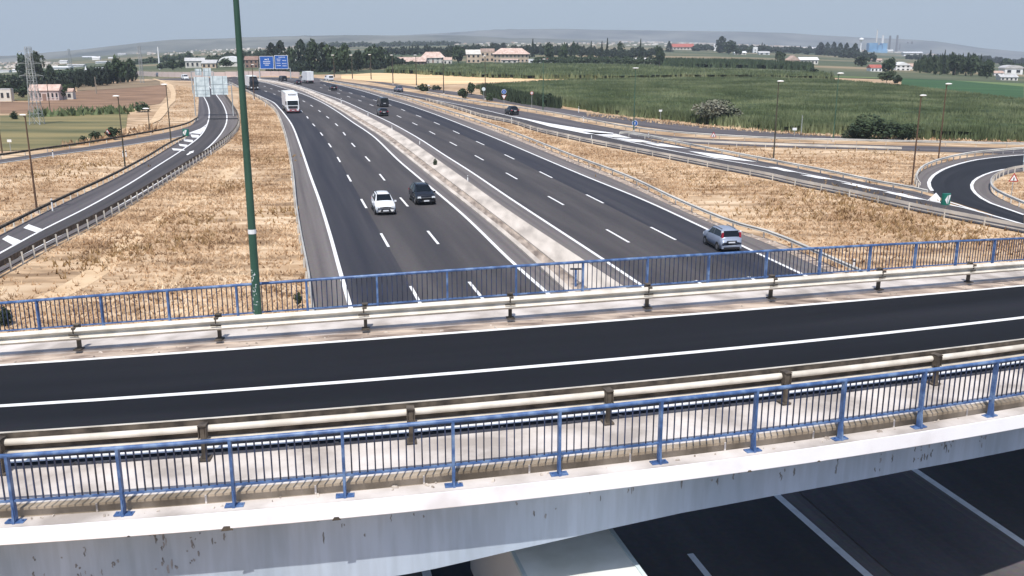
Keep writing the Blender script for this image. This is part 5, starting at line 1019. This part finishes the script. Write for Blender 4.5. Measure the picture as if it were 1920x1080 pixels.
gantry(361, 402, 176, 134, [(384, 399, 128, 143), (369, 381, 129, 141)], 'farther gantry with small sign backs above the slip road')
gantry(487, 545, 148, 128, [(489, 515, 105.5, 129), (517, 542, 104, 129)], 'gantry with two blue direction signs at the far end', False, 'signblue')
def delineator(x, by, hpx, label):
    P = G(x, by); s = mpp(P); h = hpx * s; t = thing('delineator', label, 'marker post', P, 0, 'white delineator posts'); MB().box((0, 0, h / 2), (max(.11, .8 * s), .1, h), 0, .9).obj('shaft', M['white'], t); MB().box((0, -.002, h * .8), (max(.115, .83 * s), .105, h * .14)).obj('band', M['black'], t)
for a in [(640, 196, 12, 'white post on the median farthest from the bridge'), (690, 218, 9, 'white post on the median beside the dark van'), (735, 246, 10, 'white post on the median, third from the far end'), (787, 271, 9, 'white post on the median left of the weed bush'), (877, 341, 12, 'white post on the median nearest the bridge'),
          (99, 396, 24, 'white post at the left slip road near the tall lamp'), (100, 296, 15, 'white post beside the side road at the far left'), (237, 295, 14, 'white post beside the dark lamp between the slip roads'), (231, 295, 12, 'short white post left of the dark lamp between the slip roads'), (396, 290, 13, 'white post at the outer guardrail of the left slip road'), (475, 188, 12, 'white post behind the motorway guardrail below the lorry'), (498, 200, 9, 'white post behind the guardrail left of the white lorry'),
          (547, 340, 10, 'white post behind the guardrail left of the white SUV'), (1085, 211, 11, 'white post at the dry bank before the maize'), (1094, 228, 10, 'white post by the guardrail before the maize'), (1216, 258, 11, 'white post with dark band right of the twin lamp'), (1109, 262, 12, 'white post on the guardrail of the collector lane'), (959, 228, 10, 'white post at the guardrail behind the black car'), (1600, 505, 20, 'white post at the right guardrail end seen through the railing')]:
    delineator(*a)
# small blue electric box on the median seen through the railing
P = G(1079, 538); t = thing('utility_post', 'short blue grey post with crosspiece on the median behind the railing', 'post', P); MB().box((0, 0, .55), (.14, .14, 1.1)).obj('shaft', M['blue'], t); MB().box((0, 0, 1.15), (.7, .16, .08)).obj('crosspiece', M['black'], t)

# ------------------------------------------------------------------ vehicles (built nose towards -y)
def lerp4(A, B, C_, D, u, v): return (A.lerp(B, u)).lerp(D.lerp(C_, u), v)
def pane(name, A, B, C_, D, parent, m='glass', ins=(.06, .94, .08, .92), off=.012):
    A, B, C_, D = map(Vector, (A, B, C_, D)); nrm = (B - A).cross(D - A).normalized(); c = (A + B + C_ + D) / 4
    if nrm.dot(c - Vector((0, 0, .6))) < 0: nrm = -nrm
    P = [lerp4(A, B, C_, D, u, v) + nrm * off for u, v in ((ins[0], ins[2]), (ins[1], ins[2]), (ins[1], ins[3]), (ins[0], ins[3]))]
    Q = [p - nrm * (off + .01) for p in P]
    return MB().add(P + Q, [(0, 1, 2, 3), (7, 6, 5, 4), (0, 4, 5, 1), (1, 5, 6, 2), (2, 6, 7, 3), (3, 7, 4, 0)]).obj(name, M[m], parent)
tyre_mesh = None
def wheel(parent, x, y, r=.33, w_=.22):
    global tyre_mesh, rim_mesh, arch_mesh
    if tyre_mesh is None:
        tyre_mesh = MB().tube((-.11, 0, 0), (.11, 0, 0), 1 * .33, .33, 20).mesh('tyre', M['rubber'])
        mb = MB().tube((-.115, 0, 0), (.115, 0, 0), .19, .19, 14)
        for k in range(5): a = k * 2 * math.pi / 5; mb.box((.118, .1 * math.cos(a), .1 * math.sin(a)), (.01, .04, .16), 0)
        rim_mesh = mb.mesh('rim', M['rim'])
    t = put('wheel', tyre_mesh, parent, (x, y, r), scale=(w_ / .22, r / .33, r / .33)); t.data = tyre_mesh; put('rim', rim_mesh, t, (0, 0, 0)); return t
def car(kind, paint, label, x, by, hx, hy, rear=False, name='car', cat='car', group='vehicles on the motorway'):
    """x, by: photo point of the middle of the nearest bumper on the road; hx, hy: a point further along the lane"""
    P, Hh = G(x, by), G(hx, hy); d = (Hh - P); d.z = 0; d.normalize()      # away from the camera
    Ls, Ws = {'suv': (4.35, 1.80), 'suv2': (4.5, 1.86), 'hatch': (3.7, 1.66), 'van': (5.0, 1.95), 'sedan': (4.4, 1.78)}[kind]
    c = P + d * (Ls / 2); f_ = d if rear else -d       # direction of travel
    t = thing(name, label, cat, (c.x, c.y, hz(c.x, c.y) + .05), math.atan2(f_.x, -f_.y) , group)
    a = Ws / 2; h = Ls / 2
    # stations: y, z bottom, z waist, z shoulder/belt, z top, half width mid, half width belt, half width top
    ST_ = {
     'suv': [(-1.0, .34, .52, .66, .70, .80, .74, .52), (-.955, .24, .55, .80, .86, .90, .86, .62), (-.86, .20, .58, .90, .98, .97, .93, .70), (-.46, .20, .60, 1.00, 1.06, 1.0, .95, .80), (-.10, .20, .62, 1.04, 1.56, 1.0, .95, .66), (.15, .20, .62, 1.06, 1.62, 1.0, .95, .68), (.68, .20, .62, 1.10, 1.57, 1.0, .95, .66), (.90, .22, .62, 1.08, 1.14, .98, .92, .72), (.97, .26, .6, .98, 1.04, .93, .88, .70), (1.0, .34, .55, .72, .78, .86, .80, .62)],
     'hatch': [(-1.0, .32, .5, .64, .68, .80, .74, .52), (-.95, .24, .54, .78, .84, .90, .86, .62), (-.85, .20, .57, .90, .98, .97, .93, .70), (-.55, .20, .60, .98, 1.06, 1.0, .95, .80), (-.18, .20, .62, 1.00, 1.50, 1.0, .95, .70), (.15, .20, .62, 1.02, 1.56, 1.0, .95, .72), (.80, .20, .62, 1.06, 1.52, 1.0, .94, .70), (.93, .24, .62, 1.02, 1.06, .98, .93, .80), (.98, .28, .6, .90, .94, .95, .90, .76), (1.0, .34, .55, .66, .70, .88, .84, .70)],
    }
    ST_['suv2'] = ST_['suv']; ST_['sedan'] = [(y, a1, b1, c1, (z - .12 if z > 1.3 else z), d1, e1, f1) for y, a1, b1, c1, z, d1, e1, f1 in ST_['hatch']]
    ST_['van'] = [(-1.0, .34, .55, .74, .80, .80, .76, .6), (-.94, .24, .6, 1.0, 1.08, .93, .88, .7), (-.74, .2, .65, 1.16, 1.22, .99, .93, .8), (-.46, .2, .7, 1.2, 1.86, 1.0, .96, .84), (.0, .2, .7, 1.22, 1.95, 1.0, .96, .86), (.9, .2, .7, 1.22, 1.93, 1.0, .96, .86), (.985, .24, .7, 1.18, 1.80, .98, .95, .84), (1.0, .3, .6, 1.0, 1.1, .93, .9, .8)]
    S_ = ST_[kind]; V = []; n = 6
    def sec(q):
        y, zb, zm, zs, zt, wm, wb, wt = q; y *= h
        half = [(.0, zb), (a * wm * .9, zb), (a * wm, zm), (a * wb, zs), (a * wt, zt), (a * wt * .5, zt + .045), (0, zt + .055)]
        return [(px_, y, z) for px_, z in half] + [(-px_, y, z) for px_, z in reversed(half[1:-1])]
    for q in S_: V += sec(q)
    m_ = 12; mb = MB(); mb.add(V, [(i * m_ + j, i * m_ + (j + 1) % m_, (i + 1) * m_ + (j + 1) % m_, (i + 1) * m_ + j) for i in range(len(S_) - 1) for j in range(m_)] + [tuple(range(m_)), tuple(range(len(V) - 1, len(V) - 1 - m_, -1))])
    mb.obj('body', M[paint], t, smooth=kind != 'van')
    sc_ = [sec(q) for q in S_]; k = next(i for i, q in enumerate(S_) if q[4] > 1.3); e = max(i for i, q in enumerate(S_) if q[4] > 1.3)
    vec = lambda i, j: Vector(sc_[i][j])
    pane('windscreen', vec(k - 1, 4), vec(k - 1, 8), vec(k, 8), vec(k, 4), t, ins=(.03, .97, .06, .95), off=.05)
    pane('rear_window', vec(e + 1, 4), vec(e + 1, 8), vec(e, 8), vec(e, 4), t, ins=(.03, .97, .08, .92), off=.05)
    for sg in (3, 9):
        o = 4 if sg == 3 else 8
        pane('side_window', vec(k - 1, sg).lerp(vec(k, sg), .35), vec(k, sg), vec(k, o), vec(k - 1, sg).lerp(vec(k, sg), .45).lerp(vec(k - 1, o).lerp(vec(k, o), .45), .5), t, ins=(.1, .97, .1, .88))
        for i in range(k, e):
            if kind == 'van' and i > k: continue
            pane('side_window', vec(i, sg), vec(i + 1, sg), vec(i + 1, o), vec(i, o), t, ins=(.03, .97, .1, .90))
        if kind != 'van': pane('side_window', vec(e, sg), vec(e + 1, sg).lerp(vec(e, sg), .4), vec(e + 1, o).lerp(vec(e, o), .6), vec(e, o), t, ins=(.05, .9, .12, .85))
    wr = .34 if kind != 'hatch' else .30
    for sx in (-1, 1):
        for wy in (-.62 * h, .62 * h):
            MB().tube((sx * (a * .97), wy, wr * 1.02), (sx * (a + .006), wy, wr * 1.02), wr * 1.2, wr * 1.17, 20).obj('wheel_arch', M['black'], t); wheel(t, sx * (a - .09), wy, wr)
        MB().box((sx * (a + .09), -h * .40, 1.03), (.18, .12, .14)).obj('mirror', M[paint], t)
        MB().box((sx * a * .70, -h * .965, .74), (a * .36, .14, .15), sx * .16, .85).obj('headlight', M['lamp'], t)
        if kind in ('hatch',): MB().box((sx * a * .80, h * .905, 1.16), (.16, .14, .52), 0, .85).obj('taillight', M['taillight'], t); MB().box((sx * a * .82, h * .90, 1.44), (.15, .12, .14)).obj('lamp_cap', M['carwhite'], t)
        else: MB().box((sx * a * .78, h * .965, .92), (.32, .1, .18)).obj('taillight', M['taillight'], t)
        if kind in ('suv', 'hatch', 'suv2'): MB().box((sx * a * .60, h * .22, (1.66 if kind != 'hatch' else 1.60)), (.05, Ls * .42, .04)).obj('roof_rail', M['black' if kind != 'hatch' else 'rim'], t)
        MB().box((sx * (a * .985), 0, .27), (.06, Ls * .46, .12)).obj('sill', M['black'], t)
    MB().add([(-.50, -h - .012, .30), (.50, -h - .012, .30), (.36, -h - .012, .56), (-.36, -h - .012, .56), (-.50, -h + .3, .30), (.50, -h + .3, .30), (.36, -h + .3, .56), (-.36, -h + .3, .56)], [(0, 1, 2, 3), (0, 4, 5, 1), (1, 5, 6, 2), (2, 6, 7, 3), (3, 7, 4, 0)]).obj('grille', M['black'], t)
    MB().box((0, -h * .99, .70), (1.0, .06, .05)).obj('trim', M['black' if paint != 'carblack' else 'rim'], t)
    MB().box((0, -h - .03, .42), (.50, .03, .11)).obj('number_plate', M['plate'], t); MB().box((0, h + .015, .72 if kind == 'hatch' else .8), (.50, .03, .11)).obj('number_plate', M['plate'], t)
    MB().box((0, h * .985, .36), (Ws * .9, .14, .2)).obj('bumper', M['black' if kind != 'hatch' else paint], t)
    if kind == 'hatch': MB().box((0, h * 1.0, .30), (Ws * .74, .1, .16)).obj('lower_bumper', M['black'], t); MB().box((0, h * 1.005, .80), (.75, .05, .06)).obj('trim', M['black'], t)
    return t
car('suv', 'carwhite', 'white SUV with black windscreen driving towards the bridge', 724, 405, 676, 330)
car('suv2', 'carblack', 'dark SUV with bright headlights right of the white SUV', 800, 386, 735, 330)
car('hatch', 'carsilver', 'silver hatchback with tall red tail lamps driving away', 1371, 474, 1270, 420, True)
car('van', 'carblack', 'dark van behind the dark saloon on the right carriageway', 721.5, 201, 690, 190, True, 'van', 'van')
car('sedan', 'carblack', 'dark saloon just in front of the dark van', 720.5, 218.5, 680, 199, True)
car('suv', 'carblack', 'black car on the exit lane beyond the grass strip', 966, 216, 900, 201, True)
car('suv', 'cargrey', 'blue and white car on the far collector lane', 751, 173, 700, 164, True)
car('sedan', 'carblack', 'dark car alone in the far middle lane of the right carriageway', 627, 170, 600, 163, True)
car('sedan', 'carblack', 'dark car left of the white box lorry', 561, 159, 530, 154, True)
car('van', 'carblack', 'small dark van at the far bend of the motorway', 534, 153, 505, 150, True, 'van', 'van')
car('van', 'carwhite', 'white van at the far guardrail right of the box lorry', 621, 152, 590, 149, True, 'van', 'van')
car('van', 'cargrey', 'greenish van at the far left end of the pale wall', 293, 144, 330, 146, False, 'van', 'van')
car('van', 'carwhite', 'white van just left of the farther gantry', 350, 150, 330, 148, False, 'van', 'van')
def lorry(label, x, by, hx, hy, rear=False, dark=False, ln=10.5):
    P, Hh = G(x, by), G(hx, hy); d = (Hh - P); d.z = 0; d.normalize(); f_ = d if rear else -d; t = thing('lorry', label, 'lorry', (P.x, P.y, P.z + .05), math.atan2(f_.x, -f_.y), 'lorries on the motorway')
    off = -(ln + 2.4) if rear else 0       # cab nose at y=off
    cp_ = 'carwhite' if not dark else 'carblack'; y0 = off
    prof = [(0.0, .45), (0.0, 1.55), (.10, 2.55), (.55, 3.05), (1.1, 3.75), (2.2, 3.85), (2.2, .45)]
    V = [(-1.22, y0 + p, z) for p, z in prof] + [(1.22, y0 + p, z) for p, z in prof]; n = len(prof)
    V = [(x_ * (.86 if z > 3.3 else .97 if z > 2.8 else 1), y_, z) for x_, y_, z in V]
    MB().add(V, [tuple(range(n)), tuple(range(2 * n - 1, n - 1, -1))] + [(k, k + n, (k + 1) % n + n, (k + 1) % n) for k in range(n)]).obj('cab', M[cp_], t)
    pane('windscreen', (-1.14, y0, 1.62), (1.14, y0, 1.62), (1.1, y0 + .1, 2.55), (-1.1, y0 + .1, 2.55), t, ins=(.03, .97, .02, .98), off=.03)
    for sx in (-1, 1):
        pane('side_window', (sx * 1.22, y0 + .25, 1.6), (sx * 1.22, y0 + 1.1, 1.6), (sx * 1.2, y0 + 1.1, 2.4), (sx * 1.2, y0 + .3, 2.4), t, ins=(0, 1, 0, 1), off=.02)
        MB().box((sx * 1.36, y0 + .1, 2.1), (.16, .12, .7)).obj('mirror', M['black'], t)
        MB().box((sx * .92, y0 - .04, .72), (.42, .1, .34), 0, .9).obj('headlight', M['lamp'], t)
    MB().box((0, y0 - .02, 1.22), (1.9, .06, .52)).obj('grille', M['black'], t)
    MB().box((0, y0 - .01, .62), (2.44, .14, .46)).obj('bumper', M['redplastic' if not dark else 'black'], t); MB().box((0, y0 - .09, .6), (.52, .03, .12)).obj('number_plate', M['plate'], t)
    MB().box((0, y0 + 1.0, 3.82), (1.7, .5, .12)).obj('roof_deflector', M[cp_], t)
    ty = y0 + 2.4; tr = MB().box((0, ty + ln / 2, 2.48), (2.5, ln, 2.9)).obj('trailer', M['trailer'], t)
    MB().box((0, ty + ln / 2, 3.95), (2.36, ln * .99, .04)).obj('trailer_roof', M['trailerroof'], t)
    for sx in (-1, 1):
        MB().box((sx * 1.22, ty + ln / 2, 3.96), (.09, ln * 1.002, .09)).obj('roof_edge', M['signback'], t)
        MB().box((sx * 1.1, ty + ln / 2 - .5, .72), (.05, ln * .45, .45)).obj('side_guard', M['signbar'], t)
    MB().box((0, ty + ln / 2, .9), (1.0, ln, .25)).obj('chassis', M['black'], t)
    for y_ in (y0 + 1.2, y0 + 3.6, ty + ln - 1.2, ty + ln - 2.5, ty + ln - 3.8):
        for sx in (-1, 1): wheel(t, sx * 1.08, y_, .50, .3)
    mb = MB().box((0, ty + ln + .02, 2.5), (.04, .04, 2.7)).box((-1.2, ty + ln + .02, 2.5), (.06, .05, 2.8)).box((1.2, ty + ln + .02, 2.5), (.06, .05, 2.8)); mb.obj('rear_door_frame', M['signbar'], t)
    for sx in (-1, 1): MB().box((sx * 1.0, ty + ln + .03, .85), (.35, .06, .16)).obj('taillight', M['taillight'], t)
    return t
lorry('white articulated lorry with reddish bumper on the left carriageway', 550, 213, 505, 175)
lorry('lorry with dark front and white trailer behind the green column', 477.5, 169, 440, 159, False, True, 9)
lorry('white box lorry seen from behind at the far bend', 582, 157, 548, 151, True, False, 6)
# lorry passing under the overpass, only the trailer roof shows
t = lorry('lorry under the overpass, only its pale trailer roof in view', 860, 800, 830, 760); 
dr = Vector((-0.26, 1, 0)).normalized(); c = Vector((1.22, 19.2, .05)) - dr * (2.4 + 6.0); t.location = (c.x, c.y, .05); t.rotation_euler = (0, 0, math.atan2(-dr.x, dr.y))

# ------------------------------------------------------------------ the air
hb = MB().box((0, 3200, 20), (15000, 9000, 460)).obj('haze', None); hb['kind'] = 'stuff'; hb['label'] = 'thin summer haze over the plain'
hm = bpy.data.materials.new('haze'); hm.use_nodes = True; hn = hm.node_tree.nodes; hn.remove(hn['Principled BSDF']); pv = hn.new('ShaderNodeVolumePrincipled'); pv.inputs['Color'].default_value = (0.80, 0.88, 1.0, 1); pv.inputs['Density'].default_value = 0.00016
hm.node_tree.links.new(pv.outputs[0], hn['Material Output'].inputs['Volume']); hb.data.materials.append(hm)
